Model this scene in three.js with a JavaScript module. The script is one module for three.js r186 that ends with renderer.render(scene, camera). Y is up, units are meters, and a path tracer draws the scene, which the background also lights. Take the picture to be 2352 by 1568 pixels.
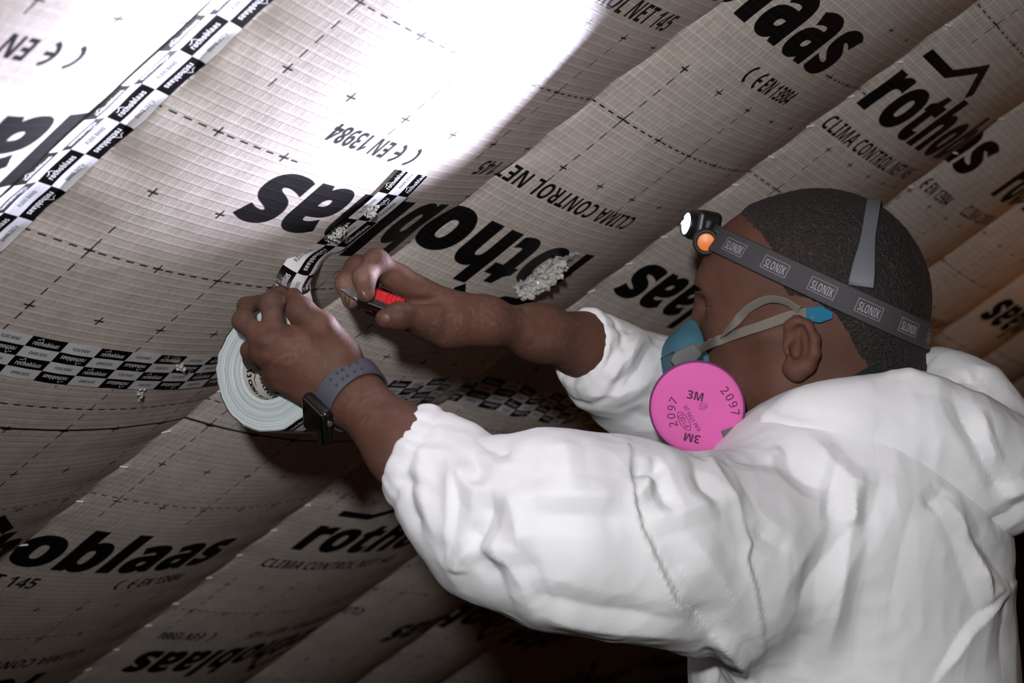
import * as THREE from 'three';
import { mergeGeometries } from 'three/addons/utils/BufferGeometryUtils.js';
import { RoundedBoxGeometry } from 'three/addons/geometries/RoundedBoxGeometry.js';

// ------------------------------------------------------------------ camera, lights, exposure
const scene = new THREE.Scene();
scene.background = new THREE.Color(0x000000);
const F = 3715.7;                                         // focal length for a frame of 2352 x 1568
const CAM = new THREE.Vector3(0, 1.45, 0), PITCH = THREE.MathUtils.degToRad(4.96);
const camera = new THREE.PerspectiveCamera(2 * Math.atan(784 / F) * 180 / Math.PI, 2352 / 1568, 0.05, 60);
camera.position.copy(CAM); camera.rotation.x = PITCH;
camera.focus = 1.42; camera.userData.fStop = 8;
scene.add(camera); camera.updateMatrixWorld();
const renderer = new THREE.WebGLRenderer({ antialias: true });
renderer.toneMapping = THREE.LinearToneMapping; renderer.toneMappingExposure = 1;
renderer.shadowMap.enabled = true;
const V = (x, y, z) => new THREE.Vector3(x, y, z);
const toWorld = p => p.clone().applyMatrix4(camera.matrixWorld);           // metres beside / above / before the tripod -> the attic
const at = (px, py, d) => V((px - 1176) / F * d, (784 - py) / F * d, -d);   // a measured sight line and its distance
const LIGHTS = { flash: 6.5, lamp: 18, bulb: 0.25, fill: 0.34 };
const flash = new THREE.SpotLight(0xfdfdff, LIGHTS.flash, 0, THREE.MathUtils.degToRad(29), 1);   // the photographer's flash, above and behind the tripod head
flash.position.copy(toWorld(V(-0.08, 0.18, 0.16))); flash.target.position.copy(toWorld(at(1420, 750, 1.4))); flash.castShadow = true; flash.shadow.radius = 1.4; scene.add(flash, flash.target);
const bulb = new THREE.PointLight(0xffb070, LIGHTS.bulb);                 // warm work light further along the attic, behind the man
bulb.position.copy(toWorld(V(1.5, 0.1, -2.6))); bulb.castShadow = true; bulb.shadow.radius = 4; scene.add(bulb);
const fill = new THREE.PointLight(0xffa860, LIGHTS.fill);                  // warm room light behind the photographer
fill.position.copy(toWorld(V(0.8, -0.1, 1.4))); fill.castShadow = true; fill.shadow.radius = 20; scene.add(fill);

// ------------------------------------------------------------------ helpers
function rng(seed) { return () => { seed = (seed + 0x6D2B79F5) | 0; let t = Math.imul(seed ^ (seed >>> 15), 1 | seed); t = (t + Math.imul(t ^ (t >>> 7), 61 | t)) ^ t; return ((t ^ (t >>> 14)) >>> 0) / 4294967296; }; }
const hash = (i, j, k) => { let h = (i * 374761393 + j * 668265263 + k * 1274126177) | 0; h = Math.imul(h ^ (h >>> 13), 1274126177); return ((h ^ (h >>> 16)) >>> 0) / 4294967296; };
function noise(x, y, z) {
  const i = Math.floor(x), j = Math.floor(y), k = Math.floor(z), s = t => t * t * (3 - 2 * t), u = s(x - i), v = s(y - j), w = s(z - k), L = (a, b, t) => a + (b - a) * t;
  return L(L(L(hash(i, j, k), hash(i + 1, j, k), u), L(hash(i, j + 1, k), hash(i + 1, j + 1, k), u), v), L(L(hash(i, j, k + 1), hash(i + 1, j, k + 1), u), L(hash(i, j + 1, k + 1), hash(i + 1, j + 1, k + 1), u), v), w) * 2 - 1;
}
const clamp = (x, a = 0, b = 1) => Math.min(b, Math.max(a, x));
const lerp = (a, b, t) => a + (b - a) * t;
const smooth = (a, b, x) => { const t = clamp((x - a) / (b - a)); return t * t * (3 - 2 * t); };
const counts = {};
function numbered(n) { counts[n] = (counts[n] ?? -1) + 1; return counts[n] ? `${n}_${String(counts[n]).padStart(3, '0')}` : n; }
function part(name, geo, mat, parent, label) { const m = new THREE.Mesh(geo, mat); m.name = numbered(name); m.castShadow = m.receiveShadow = true; if (label) m.userData.label = label; parent.add(m); return m; }
function thing(name, label, category, group) { const o = new THREE.Group(); o.name = numbered(name); o.userData = { label, category }; if (group) o.userData.group = group; scene.add(o); return o; }
function place(o, base) {                                                  // puts the thing's origin at its base, its parts stay where they are
  o.position.copy(base); for (const c of o.children) c.position.sub(base); return o;
}
const std = (color, roughness = 0.6, o = {}) => new THREE.MeshStandardMaterial({ color, roughness, ...o });
const phys = (color, roughness = 0.6, o = {}) => new THREE.MeshPhysicalMaterial({ color, roughness, ...o });
function canvasTex(w, h, draw, srgb = true) {
  const c = document.createElement('canvas'); c.width = w; c.height = h; draw(c.getContext('2d'), w, h);
  const t = new THREE.CanvasTexture(c); if (srgb) t.colorSpace = THREE.SRGBColorSpace; t.wrapS = t.wrapT = THREE.RepeatWrapping; t.magFilter = THREE.LinearFilter; return t;
}
function dataTex(n, m, f, srgb = false) {                                   // f(i, j) -> grey 0..1 or [r, g, b]
  const d = new Uint8Array(n * m * 4);
  for (let j = 0; j < m; j++) for (let i = 0; i < n; i++) { const v = f(i, j), o = 4 * (j * n + i), c = Array.isArray(v) ? v : [v, v, v]; for (let k = 0; k < 3; k++) d[o + k] = clamp(c[k]) * 255; d[o + 3] = 255; }
  const t = new THREE.DataTexture(d, n, m); t.wrapS = t.wrapT = THREE.RepeatWrapping; t.magFilter = THREE.LinearFilter; if (srgb) t.colorSpace = THREE.SRGBColorSpace; t.needsUpdate = true; return t;
}
// a grid of points -> a sheet; f(i, j) gives { p, uv }
function sheet(nu, nv, f) {
  const P = [], U = [], I = [];
  for (let j = 0; j <= nv; j++) for (let i = 0; i <= nu; i++) { const q = f(i / nu, j / nv); P.push(q.p.x, q.p.y, q.p.z); U.push(q.u, q.v); }
  for (let j = 0; j < nv; j++) for (let i = 0; i < nu; i++) { const a = j * (nu + 1) + i, b = a + 1, c = a + nu + 1, d = c + 1; I.push(a, b, d, a, d, c); }
  const g = new THREE.BufferGeometry(); g.setAttribute('position', new THREE.Float32BufferAttribute(P, 3)); g.setAttribute('uv', new THREE.Float32BufferAttribute(U, 2)); g.setIndex(I); g.computeVertexNormals(); return g;
}
// ------------------------------------------------------------------ the roof: a membrane that sags between the rafters
const H = 0.6, K = 1.07;                                                             // the slope was drawn at 0.6 below the rafters and built at K times that size
const DA = V(0.49240564, -0.07511511, -0.86644989), DB = V(0.73853392, 0.56193549, 0.37099482), DN = V(-0.45955429, 0.82353705, -0.33256064);   // along the eaves, up the slope, out of the roof
const CREASE = [[-0.30, 0], [0.42, 0], [0.814, 0.0169], [1.2412, 0.0538], [1.5952, 0.0132], [1.9553, -0.0631], [2.33, -0.08], [2.72, -0.09], [3.12, -0.09], [3.55, -0.09], [4.0, -0.09], [4.5, -0.09], [5.0, -0.09]];
const SAG = [0.03, 0.042, 0.0211, 0.0217, 0.0229, 0.024, 0.025, 0.025, 0.025, 0.025, 0.025, 0.025];
function crease(k, b) {
  const w = k >= 3 && k <= 8 ? 0.0045 * (Math.abs(Math.sin(Math.PI * (b + 0.013 * k) / 0.071)) - 0.6) + 0.003 * noise(b * 9, k * 7.1, 0) : 0;
  return CREASE[k][0] + CREASE[k][1] * b + w;
}
function sag(a, b) {
  let k = 0; while (k < CREASE.length - 2 && a > crease(k + 1, b)) k++;
  const l = crease(k, b), r = crease(k + 1, b) - (k === 1 ? 0.024 : 0), s = clamp((a - l) / (r - l)), A = SAG[k];
  let w = A * 4 * s * (1 - s);
  const dl = a - l, dr = Math.max(0, r - a);                                        // small flutes running away from the staples
  w += 0.0012 * Math.sin(b * 2 * Math.PI / 0.071 + k) * (Math.exp(-dl / 0.035) * clamp(dl / 0.006) + 0.4 * Math.exp(-dr / 0.03) * clamp(dr / 0.006));
  w += clamp(Math.min(dl, dr) / 0.03) * (0.0006 * noise(a * 9, b * 7, 3) + 0.00018 * noise(a * 31, b * 12, 5) + 0.00012 * noise(a * 60 + b * 30, b * 60, 8));
  return w;
}
const roof = (a, b, off = 0) => V(0, 0, 0).addScaledVector(DA, a).addScaledVector(DB, b).addScaledVector(DN, H - sag(a, b) - off / K).multiplyScalar(K);
function onRoof(px, py) {                                                  // where a measured sight line meets the membrane: [a, b]
  const r = at(px, py, 1), x = r.dot(DA), y = r.dot(DB), n = r.dot(DN); let w = 0, a, b;
  for (let i = 0; i < 40; i++) { const t = (H - w) / n; a = x * t; b = y * t; w = 0.5 * w + 0.5 * sag(a, b); }
  return [a, b];
}
// --- lettering. A word set in heavy slanted-free sans; 'size' is the x-height of the big words or the cap height of the small ones, in metres
function word(g, text, ax, by, width, size, turned, sx, bold, track) {       // (ax, by): canvas position of the start of the baseline
  g.save(); g.translate(ax, by); if (turned) g.rotate(Math.PI);
  g.font = `${bold ? 'bold ' : ''}100px sans-serif`; const w0 = g.measureText(text).width, k = bold === 2 ? size / 54 : size / 72;
  g.scale(width / w0, k); g.fillText(text, 0, 0); if (bold === 2) { g.lineWidth = 5.5; g.lineJoin = 'miter'; g.strokeText(text, 0, 0); } else if (bold === 3) { g.lineWidth = 1.5; g.strokeText(text, 0, 0); } g.restore();
}
function logo(g, ax, by, W, S, turned) {                                   // the big word with its little roof
  word(g, 'rothoblaas', ax, by, W, S, turned, 1, 2);
  g.save(); g.translate(ax, by); if (turned) g.rotate(Math.PI);
  g.lineWidth = S * 0.24; g.lineJoin = 'miter'; g.beginPath(); g.moveTo(W * 0.02, -S * 1.62); g.lineTo(W * 0.135, -S * 1.62); g.lineTo(W * 0.215, -S * 2.18); g.lineTo(W * 0.29, -S * 1.55); g.stroke(); g.restore();
}
function ce(g, ax, by, W, S, turned) {                                     // CE mark and the norm
  g.save(); g.translate(ax, by); if (turned) g.rotate(Math.PI); g.lineWidth = S * 0.17; const r = S * 0.56;
  for (const cx of [r, r * 2.9]) { g.beginPath(); g.arc(cx, -S * 0.5, r * 0.92, Math.PI * 0.62, Math.PI * 1.38); g.stroke(); }
  g.beginPath(); g.moveTo(r * 1.98, -S * 0.5); g.lineTo(r * 2.75, -S * 0.5); g.stroke(); g.restore();
  const d = turned ? -1 : 1; word(g, 'EN 13984', ax + d * W * 0.33, by - d * S * 0.04, W * 0.67, S * 0.92, turned, 1, 3);
}
const INK = '#0d0b0c';
// one texture of print: the region a0..a1 x b0..b1 of a sheet
function printTex(a0, a1, b0, b1, w, h, o) {
  return canvasTex(w, h, g => {
    const X = a => (a - a0) / (a1 - a0) * w, Y = b => (b1 - b) / (b1 - b0) * h, sx = w / (a1 - a0), sy = h / (b1 - b0);
    const im = g.createImageData(w, h), d = im.data;
    for (let j = 0; j < h; j++) for (let i = 0; i < w; i++) {
      const a = a0 + i / sx, b = b1 - j / sy, q = 4 * (j * w + i);
      const n = 7 * noise(a * 12, b * 12, 1) + 6 * noise(a * 60, b * 60, 2) + 15 * (hash(i, j, 3) - 0.5) + 8 * noise(a * 420, b * 160, 4);
      const v = 203 + n; d[q] = v; d[q + 1] = v - 11; d[q + 2] = v - 21; d[q + 3] = 255;
    }
    g.putImageData(im, 0, 0);
    const net = k => {                                                    // the reinforcing net shows, faintly through the ink too
      for (let b = Math.ceil(b0 / 0.0088) * 0.0088; b < b1; b += 0.0088) { g.fillStyle = `rgba(255,250,250,${k * (o.far ? 0.5 : 0.55) * (0.7 + 0.6 * hash(Math.round(b * 4000), 1, 1))})`; g.fillRect(0, Y(b) - 0.0004 * sy, w, 0.0008 * sy); }
      for (let a = Math.ceil(a0 / 0.0072) * 0.0072; a < a1; a += 0.0072) { g.fillStyle = `rgba(255,250,250,${k * (o.far ? 0.5 : 0.13) * (0.6 + 0.8 * hash(Math.round(a * 4000), 2, 1))})`; g.fillRect(X(a) - 0.0004 * sx, 0, 0.0008 * sx, h); }
    };
    net(1);
    g.fillStyle = g.strokeStyle = INK;
    g.lineWidth = Math.max(1.4, 0.0013 * sy);
    const busy = b => (o.busy ?? []).find(q => b > q[0] && b < q[1]);
    for (const b of o.rows ?? []) {                                      // broken lines along the roll
      for (let a = a0; a < a1; a += 0.0138) { const z = busy(b); if (z && !z[2].some(r => a > r[0] && a < r[1])) continue; g.fillRect(X(a), Y(b) - g.lineWidth / 2, 0.0075 * sx, g.lineWidth); }
    }
    for (const b of o.solid ?? []) g.fillRect(0, Y(b) - 0.0011 * sy, w, 0.0022 * sy);
    (o.cols ?? []).forEach(([a, dashed]) => {
      if (dashed) for (let b = b0; b < b1; b += 0.0155) { const z = busy(b); if (z) continue; g.fillRect(X(a) - 0.00055 * sx, Y(b), 0.0011 * sx, 0.0085 * sy); }
    });
    (o.cols ?? []).forEach(([a]) => {
      for (const b of o.cross ?? []) { if (busy(b) && !busy(b)[2].some(r => a > r[0] && a < r[1])) continue; g.fillRect(X(a) - 0.005 * sx, Y(b) - 0.00065 * sy, 0.010 * sx, 0.0013 * sy); g.fillRect(X(a) - 0.00065 * sx, Y(b) - 0.005 * sy, 0.0013 * sx, 0.010 * sy); }
    });
    g.save(); g.scale(sx, sy); g.translate(-a0, b1);                      // metres from here on; y runs down the slope
    for (const [a, b, W, t] of o.logos ?? []) logo(g, a, -b, W, 0.0515, t);
    for (const [a, b, W, t] of o.clima ?? []) word(g, 'CLIMA CONTROL NET 145', a, -b, W, 0.0195, t, 1, 1);
    for (const [a, b, W, t] of o.ce ?? []) ce(g, a, -b, W, 0.02, t);
    g.restore();
    net(0.11);
  });
}
const NB = 512, netBump = dataTex(NB, NB, (i, j) => {                        // 10 x 10 meshes of the net
  const x = i / NB * 10 % 1, y = j / NB * 10 % 1, l = (t, w) => Math.exp(-(((t < 0.5 ? t : 1 - t) / w) ** 2));
  const n = (hash(i >> 1, j >> 1, 9) - 0.5) * 0.25 + 0.2 * Math.sin(i / NB * 2 * Math.PI * 37 + 2 * Math.sin(j / NB * 2 * Math.PI * 3)) * 0.5;
  return 0.35 + n * 0.5 + 0.5 * Math.max(0.35 * l(x, 0.06), l(y, 0.06)) + 0.1 * Math.sin(2 * Math.PI * y) * 0.5;
});
function membraneMat(map, wa, wb, tint = 0xffffff) {
  const b = netBump.clone(); b.repeat.set(wa / 0.072, wb / 0.088); b.needsUpdate = true;
  return phys(tint, 0.5, { map, bumpMap: b, bumpScale: 0.00028, side: THREE.DoubleSide, specularIntensity: 0.6 });
}
const cols = (s, step, n, odd = 0) => Array.from({ length: n }, (_, i) => [s + i * step, (i + odd) % 2 === 0]);
const seq = (s, step, n) => Array.from({ length: n }, (_, i) => s + i * step);
const WL = 0.525;                                                         // length of the big word
const upper = { rows: seq(-0.769, 0.1405, 10), cross: seq(-0.769, 0.0703, 20) };
const lower = { rows: [-0.816, -0.985, -1.265, -1.405, -1.545, -1.685, -1.825], solid: [-0.849], cross: [-0.782, ...seq(-1.685, 0.0695, 13)] };
const busyU = z => [[-0.59, -0.43, z[0]], [-0.27, -0.09, z[1]]], busyL = [[-1.17, -1.01, []], [-1.47, -1.31, []]];
const SHEETS = [
  // bay, b0, b1, texture w, h, print
  [1, -0.80, 0.22, 1024, 2048, { rows: [-0.34, -0.62, -0.2], cross: seq(-0.69, 0.0703, 14), cols: cols(0.352, 0.066, 8), busy: [[-0.59, -0.425, []]], logos: [[1.086, -0.503, WL, 1]], ce: [[0.684, -0.435, 0.12, 1]], clima: [[0.27, -0.26, 0.285, 0]] }],
  [2, -0.785, 0.22, 1024, 2048, { ...upper, cols: cols(0.8665, 0.069, 7), busy: busyU([[[0, 0.945], [1.2, 2]], [[0, 0.9]]]), logos: [[1.468, -0.5025, WL, 1], [0.905, -0.21, WL, 0]], clima: [[1.453, -0.437, 0.29, 1], [0.907, -0.259, 0.287, 0]], ce: [[1.0625, -0.4405, 0.112, 1]] }],
  [3, -0.785, 0.22, 1024, 2048, { ...upper, cols: cols(1.2704, 0.0655, 7), busy: busyU([[[1.2, 1.2]], [[1.445, 1.7]]]), logos: [[1.468, -0.5025, WL, 1], [0.918, -0.21, WL, 0]], clima: [[1.453, -0.437, 0.29, 1], [0.93, -0.257, 0.292, 0]], ce: [[1.34, -0.256, 0.11, 0]] }],
  [4, -0.785, 0.22, 1024, 2048, { ...upper, cols: cols(1.6513, 0.0605, 7), busy: busyU([[[1, 1]], [[1, 1.605]]]), logos: [[2.135, -0.502, WL, 1], [1.6045, -0.217, WL, 0]], clima: [[2.11, -0.437, 0.29, 1], [1.599, -0.262, 0.285, 0]], ce: [[1.962, -0.266, 0.11, 0]] }],
  [5, -0.785, 0.22, 1024, 2048, { ...upper, cols: cols(1.98, 0.066, 8), busy: busyU([[], []]), logos: [[2.135, -0.502, WL, 1], [1.508, -0.217, WL, 0], [2.13, -0.213, WL, 0]], clima: [[2.125, -0.262, 0.285, 0]], ce: [[1.962, -0.266, 0.11, 0]] }],
  [6, -0.785, 0.22, 1024, 2048, { ...upper, cols: cols(2.3, 0.066, 8), busy: busyU([[], []]), logos: [[2.8, -0.502, WL, 1], [2.03, -0.213, WL, 0]], clima: [[2.78, -0.437, 0.29, 1]] }],
  [1, -1.80, -0.80, 512, 1024, { ...lower, cols: cols(0.43, 0.066, 7), busy: busyL, logos: [[0.27, -1.117, WL, 0]] }],
  [2, -1.80, -0.785, 1024, 2048, { ...lower, cols: cols(0.9644, 0.0653, 7, 1), busy: busyL, logos: [[0.97, -1.117, WL, 0], [1.46, -1.372, WL, 1]], clima: [[0.965, -1.157, 0.288, 0], [1.478, -1.32, 0.288, 1]], ce: [[1.366, -1.157, 0.112, 0]] }],
  [3, -1.80, -0.785, 1024, 2048, { ...lower, cols: cols(1.2295, 0.062, 7), busy: busyL, logos: [[0.972, -1.117, WL, 0], [1.46, -1.372, WL, 1]], clima: [[0.965, -1.157, 0.288, 0], [1.478, -1.32, 0.288, 1]], ce: [[1.366, -1.157, 0.112, 0], [1.02, -1.32, 0.11, 1]] }],
  [4, -1.80, -0.785, 1024, 2048, { ...lower, cols: cols(1.62, 0.062, 7), busy: busyL, logos: [[1.637, -1.103, WL, 0], [2.06, -1.37, 0.43, 1]], clima: [[1.628, -1.15, 0.288, 0], [2.08, -1.32, 0.288, 1]], ce: [[1.72, -1.318, 0.1, 1]] }],
  [5, -1.80, -0.785, 512, 1024, { ...lower, cols: cols(1.98, 0.062, 8), busy: busyL, logos: [[1.62, -1.103, WL, 0], [2.75, -1.37, WL, 1]], clima: [[2.28, -1.15, 0.288, 0], [2.08, -1.32, 0.288, 1]] }],
  [6, -1.80, -0.785, 512, 1024, { ...lower, cols: cols(2.4, 0.062, 8), busy: busyL, logos: [[2.3, -1.103, WL, 0], [2.75, -1.37, WL, 1]] }],
];
const ceiling = new THREE.Group(); ceiling.name = 'ceiling'; ceiling.userData.kind = 'structure'; scene.add(ceiling);
function panel(k, b0, b1, mat, a0, a1, step) {
  const nu = Math.round((CREASE[k + 1][0] - CREASE[k][0]) / step), nv = Math.round((b1 - b0) / step);
  const g = sheet(nu, nv, (s, t) => { const b = lerp(b0, b1, t), a = lerp(crease(k, b), crease(k + 1, b), s); return { p: toWorld(roof(a, b)), u: (a - a0) / (a1 - a0), v: (b - b0) / (b1 - b0) }; });
  return part('membrane_panel', g, mat, ceiling);
}
for (const [k, b0, b1, w, h, o] of SHEETS) {
  const a0 = CREASE[k][0] - 0.16, a1 = CREASE[k + 1][0] + 0.16, W = a1 - a0;
  panel(k, b0, b1, membraneMat(printTex(a0, a1, b0, b1, w, h, { ...o, far: k > 2 }), W, b1 - b0), a0, a1, 0.005);
}
{ // the roof goes on unprinted-looking outside what can be read: one tile of plain membrane with a word on it
  const tex = printTex(0, 0.66, 0, 0.58, 512, 512, { rows: seq(0.02, 0.14, 5), cross: seq(0.02, 0.07, 9), cols: cols(0.03, 0.066, 10), logos: [[0.06, 0.3, WL, 0], [0.6, 0.14, WL, 1]], busy: [[0.05, 0.4, []]] });
  const mat = (wa, wb) => { const t = tex.clone(); t.repeat.set(wa / 0.66, wb / 0.58); t.needsUpdate = true; return membraneMat(t, wa, wb); };
  for (let k = 0; k < CREASE.length - 1; k++) {
    const W = CREASE[k + 1][0] - CREASE[k][0], a0 = CREASE[k][0], a1 = CREASE[k + 1][0];
    if (k >= 1 && k <= 6) { panel(k, 0.22, 1.1, mat(W, 0.88), a0, a1, 0.025); panel(k, -3.4, -1.8, mat(W, 1.6), a0, a1, 0.015); }
    else panel(k, -3.4, 1.1, mat(W, 4.5), a0, a1, 0.025);
  }
}
// staples along the rafters where the membrane is pulled tight
{
  const staple = mergeGeometries([new THREE.CylinderGeometry(0.0011, 0.0011, 0.0105, 6).rotateZ(Math.PI / 2), new THREE.SphereGeometry(0.0009, 6, 4).translate(0.0052, 0, 0), new THREE.SphereGeometry(0.0009, 6, 4).translate(-0.0052, 0, 0)]), steel = std(0xf4f4f4, 0.25, { metalness: 0.2 }), R = rng(77);
  for (const [k, b0, b1, st] of [[3, -1.5, -0.8, 0.071], [4, -1.7, 0.1, 0.058], [5, -1.1, 0.1, 0.062], [6, -0.6, 0.1, 0.066]]) for (let b = b0; b < b1; b += st * (0.8 + 0.4 * R())) {
    const m = part('staple', staple, steel, ceiling), a = crease(k, b) + 0.004 * (R() - 0.5); m.position.copy(toWorld(roof(a, b, 0.0012)));
    m.quaternion.setFromRotationMatrix(new THREE.Matrix4().makeBasis(DA.clone().transformDirection(camera.matrixWorld), DB.clone().transformDirection(camera.matrixWorld), DN.clone().transformDirection(camera.matrixWorld))); m.rotateZ(0.5 + 0.9 * R());
  }
}
// ------------------------------------------------------------------ the rest of the attic, out of the frame: floor and boarded walls close the room
{
  const grain = dataTex(128, 512, (i, j) => { const v = 0.30 + 0.05 * noise(i / 3, j / 60, 9) + 0.04 * noise(i / 1.2, j / 25, 4) - (i % 64 < 2 ? 0.2 : 0); return [v, v * 0.74, v * 0.52]; }, true); grain.repeat.set(9, 2);
  const wood = std(0xffffff, 0.75, { map: grain });
  const slab = (name, w, h, d, x, y, z) => { const m = new THREE.Mesh(new THREE.BoxGeometry(w, h, d), wood); m.name = name; m.userData.kind = 'structure'; m.position.set(x, y, z); m.castShadow = m.receiveShadow = true; scene.add(m); };
  slab('floor', 5.8, 0.12, 8.2, 0.2, -0.06, -1.6);
  slab('wall_back', 5.8, 4.4, 0.12, 0.2, 2.2, -5.66);
  slab('wall_right', 0.12, 4.4, 8.2, 3.02, 2.2, -1.6);
  slab('wall_front', 5.8, 4.4, 0.12, 0.2, 2.2, 2.46);
}
// ------------------------------------------------------------------ printed seam tape on the membrane
const CELL = 0.0355 * K;                                                      // length of one printed field; the tape has four rows of them
const tapeTex = canvasTex(1024, 512, (g, w, h) => {                        // two fields long, four rows
  const cw = w / 2, ch = h / 4;
  for (let r = 0; r < 4; r++) for (let c = 0; c < 2; c++) {
    const black = (r + c) % 2 === 0; g.fillStyle = black ? '#0b0a0b' : '#e9e8ea'; g.fillRect(c * cw, r * ch, cw + 1, ch + 1);
    g.save(); g.translate((c + 0.5) * cw, (r + 0.5) * ch); if (r % 2) g.rotate(Math.PI); g.fillStyle = g.strokeStyle = black ? '#f2f1f0' : '#141214'; g.textAlign = 'center';
    if (black) { g.font = 'bold 84px sans-serif'; g.scale(0.86, 0.86); g.fillText('rothoblaas', 0, 38); g.lineWidth = 9; g.beginPath(); g.moveTo(-190, -34); g.lineTo(-150, -34); g.lineTo(-118, -60); g.lineTo(-86, -32); g.stroke(); }
    else { g.font = 'bold 58px sans-serif'; g.scale(0.8, 0.85); g.fillText('FLEXI BAND', 0, 20); }
    g.restore();
  }
});
const tapeMat = phys(0xffffff, 0.28, { map: tapeTex, clearcoat: 0.25, clearcoatRoughness: 0.25, side: THREE.DoubleSide });
// along(t) -> [a, b] of the middle; half width across as [da, db]
function tapeStrip(along, across, t0, t1, name, label, lift = 0.0012, n = 260) {
  let s = 0, last = null; const g = sheet(16, n, (v, q) => {
    const t = lerp(t0, t1, q), [a, b] = along(t), [da, db] = across(t), e = (v - 0.5);
    const p = toWorld(roof(a + 2 * e * da, b + 2 * e * db, lift + 0.0006 * noise(a * 60, b * 60, 2)));
    if (v === 0) { if (last) s += p.distanceTo(last); last = p.clone(); }
    return { p, u: s / (2 * CELL), v };
  });
  const m = new THREE.Mesh(g, tapeMat); m.name = numbered(name); m.userData = { label, category: 'tape', kind: 'thing' }; m.castShadow = m.receiveShadow = true; scene.add(m); return m;
}
// over the rafter at the left, running up the slope
tapeStrip(t => [CREASE[2][0] + CREASE[2][1] * t - 0.0245 + 0.0015 * noise(t * 6, 1, 1), t], () => [0.0285, -0.003], 0.2, -0.79, 'seam_tape', 'black and white checked tape running diagonally up the left of the roof');
// along the eaves, behind the man's wrists
tapeStrip(t => [t, -0.7575 + 0.004 * noise(t * 7, 4, 1) + (t > 1.45 ? 0.006 * noise(t * 24, 9, 1) : 0)], () => [-0.003, 0.026], 0.55, 1.95, 'seam_tape', 'long checked tape along the lower overlap, passing behind the roll and both wrists', 0.0012, 360);
// ------------------------------------------------------------------ tears in the membrane with blown-in fibre coming out
const fluffTex = dataTex(128, 128, (i, j) => { const n = 0.5 + 0.5 * noise(i / 6, j / 6, 3), v = 0.58 + 0.3 * n; return [v, v * 0.985, v * 0.95]; }, true);
const fluffMat = std(0xffffff, 0.9, { map: fluffTex });
function tuft(pts, count, size, seed, lift) {                                // crumbs of white fibre over a patch of roof: pts = polygon corners in [a, b]
  const R = rng(seed), L = [], crumb = [0, 1, 2].map(k => { const g = new THREE.IcosahedronGeometry(1, 1), p = g.attributes.position; for (let i = 0; i < p.count; i++) { const x = p.getX(i), y = p.getY(i), z = p.getZ(i), f = 1 + 0.45 * noise(x * 1.7 + k * 5, y * 1.7, z * 1.7); p.setXYZ(i, x * f, y * f, z * f * 0.8); } g.computeVertexNormals(); return g; });
  for (let i = 0; i < count; i++) { const u = R(), v = R(), t = R(), [A, B] = pts, a = lerp(A[0], B[0], u) + (v - 0.5) * pts[2], b = lerp(A[1], B[1], u) + (t - 0.5) * pts[3], s = size * (0.35 + 0.9 * R() * R()), g = crumb[i % 3].clone(); g.rotateX(R() * 6).rotateY(R() * 6).scale(s, s, s); const o = toWorld(roof(a, b, lift * R() * (1 - Math.abs(v - 0.5)) )); g.translate(o.x, o.y, o.z); L.push(g); }
  return mergeGeometries(L);
}
const filmMat = phys(0xffffff, 0.12, { transmission: 0.75, thickness: 0, side: THREE.DoubleSide, specularIntensity: 1 });
{
  const t = thing('torn_patch', 'torn slit in the membrane with white fibre crumbs and crumpled clear film spilling out', 'tear');
  const A = onRoof(1278, 592), B = onRoof(1208, 652);
  const f = part('fibre', tuft([[A[0] + 0.008, A[1] - 0.006], [B[0] + 0.008, B[1] - 0.006], 0.022, 0.020], 420, 0.0042, 5, 0.018), fluffMat, t, 'white fibre crumbs'); f.userData.kind = 'stuff';
  const film = sheet(40, 14, (u, v) => { const a = lerp(A[0] - 0.004, B[0] - 0.016, u) + (v - 0.5) * 0.022, b = lerp(A[1] + 0.012, B[1] + 0.004, u) + (v - 0.5) * 0.018; return { p: toWorld(roof(a, b, 0.004 + 0.006 * Math.abs(noise(u * 9, v * 5, 1)) + 0.004 * Math.abs(noise(u * 25, v * 11, 3)))), u, v }; });
  part('clear_film', film, filmMat, t, 'shiny crumpled clear film');
  const slit = sheet(30, 6, (u, v) => { const a = lerp(A[0], B[0], u), b = lerp(A[1], B[1], u), w = 0.009 * Math.sin(Math.PI * u) ** 0.6; return { p: toWorld(roof(a + (v - 0.5) * w, b + (v - 0.5) * w, 0.0015)), u, v }; });
  part('slit', slit, std(0x0c0b0a, 0.9), t, 'dark open slit');
  place(t, toWorld(roof(A[0], A[1])));
  const mini = [['on the left edge of the half-stuck tape, upper one', [852, 468], [845, 492], 60, 0.0019, 9], ['on the left edge of the half-stuck tape, lower one', [786, 520], [752, 545], 80, 0.0017, 11], ['hanging below the long eaves tape', [322, 890], [317, 905], 26, 0.0018, 13], ['on the upper edge of the long eaves tape', [408, 832], [424, 846], 34, 0.0016, 17]];
  for (const [l, p, q, n, s, seed] of mini) { const P = onRoof(...p), Q = onRoof(...q); const m = part('fibre_tuft', tuft([P, Q, 0.008, 0.006], n, s, seed, 0.010), fluffMat, scene); m.userData = { label: `small tuft of white fibre ${l}`, category: 'fibre tuft', group: 'white fibre tufts', kind: 'thing' }; }
}
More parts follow.
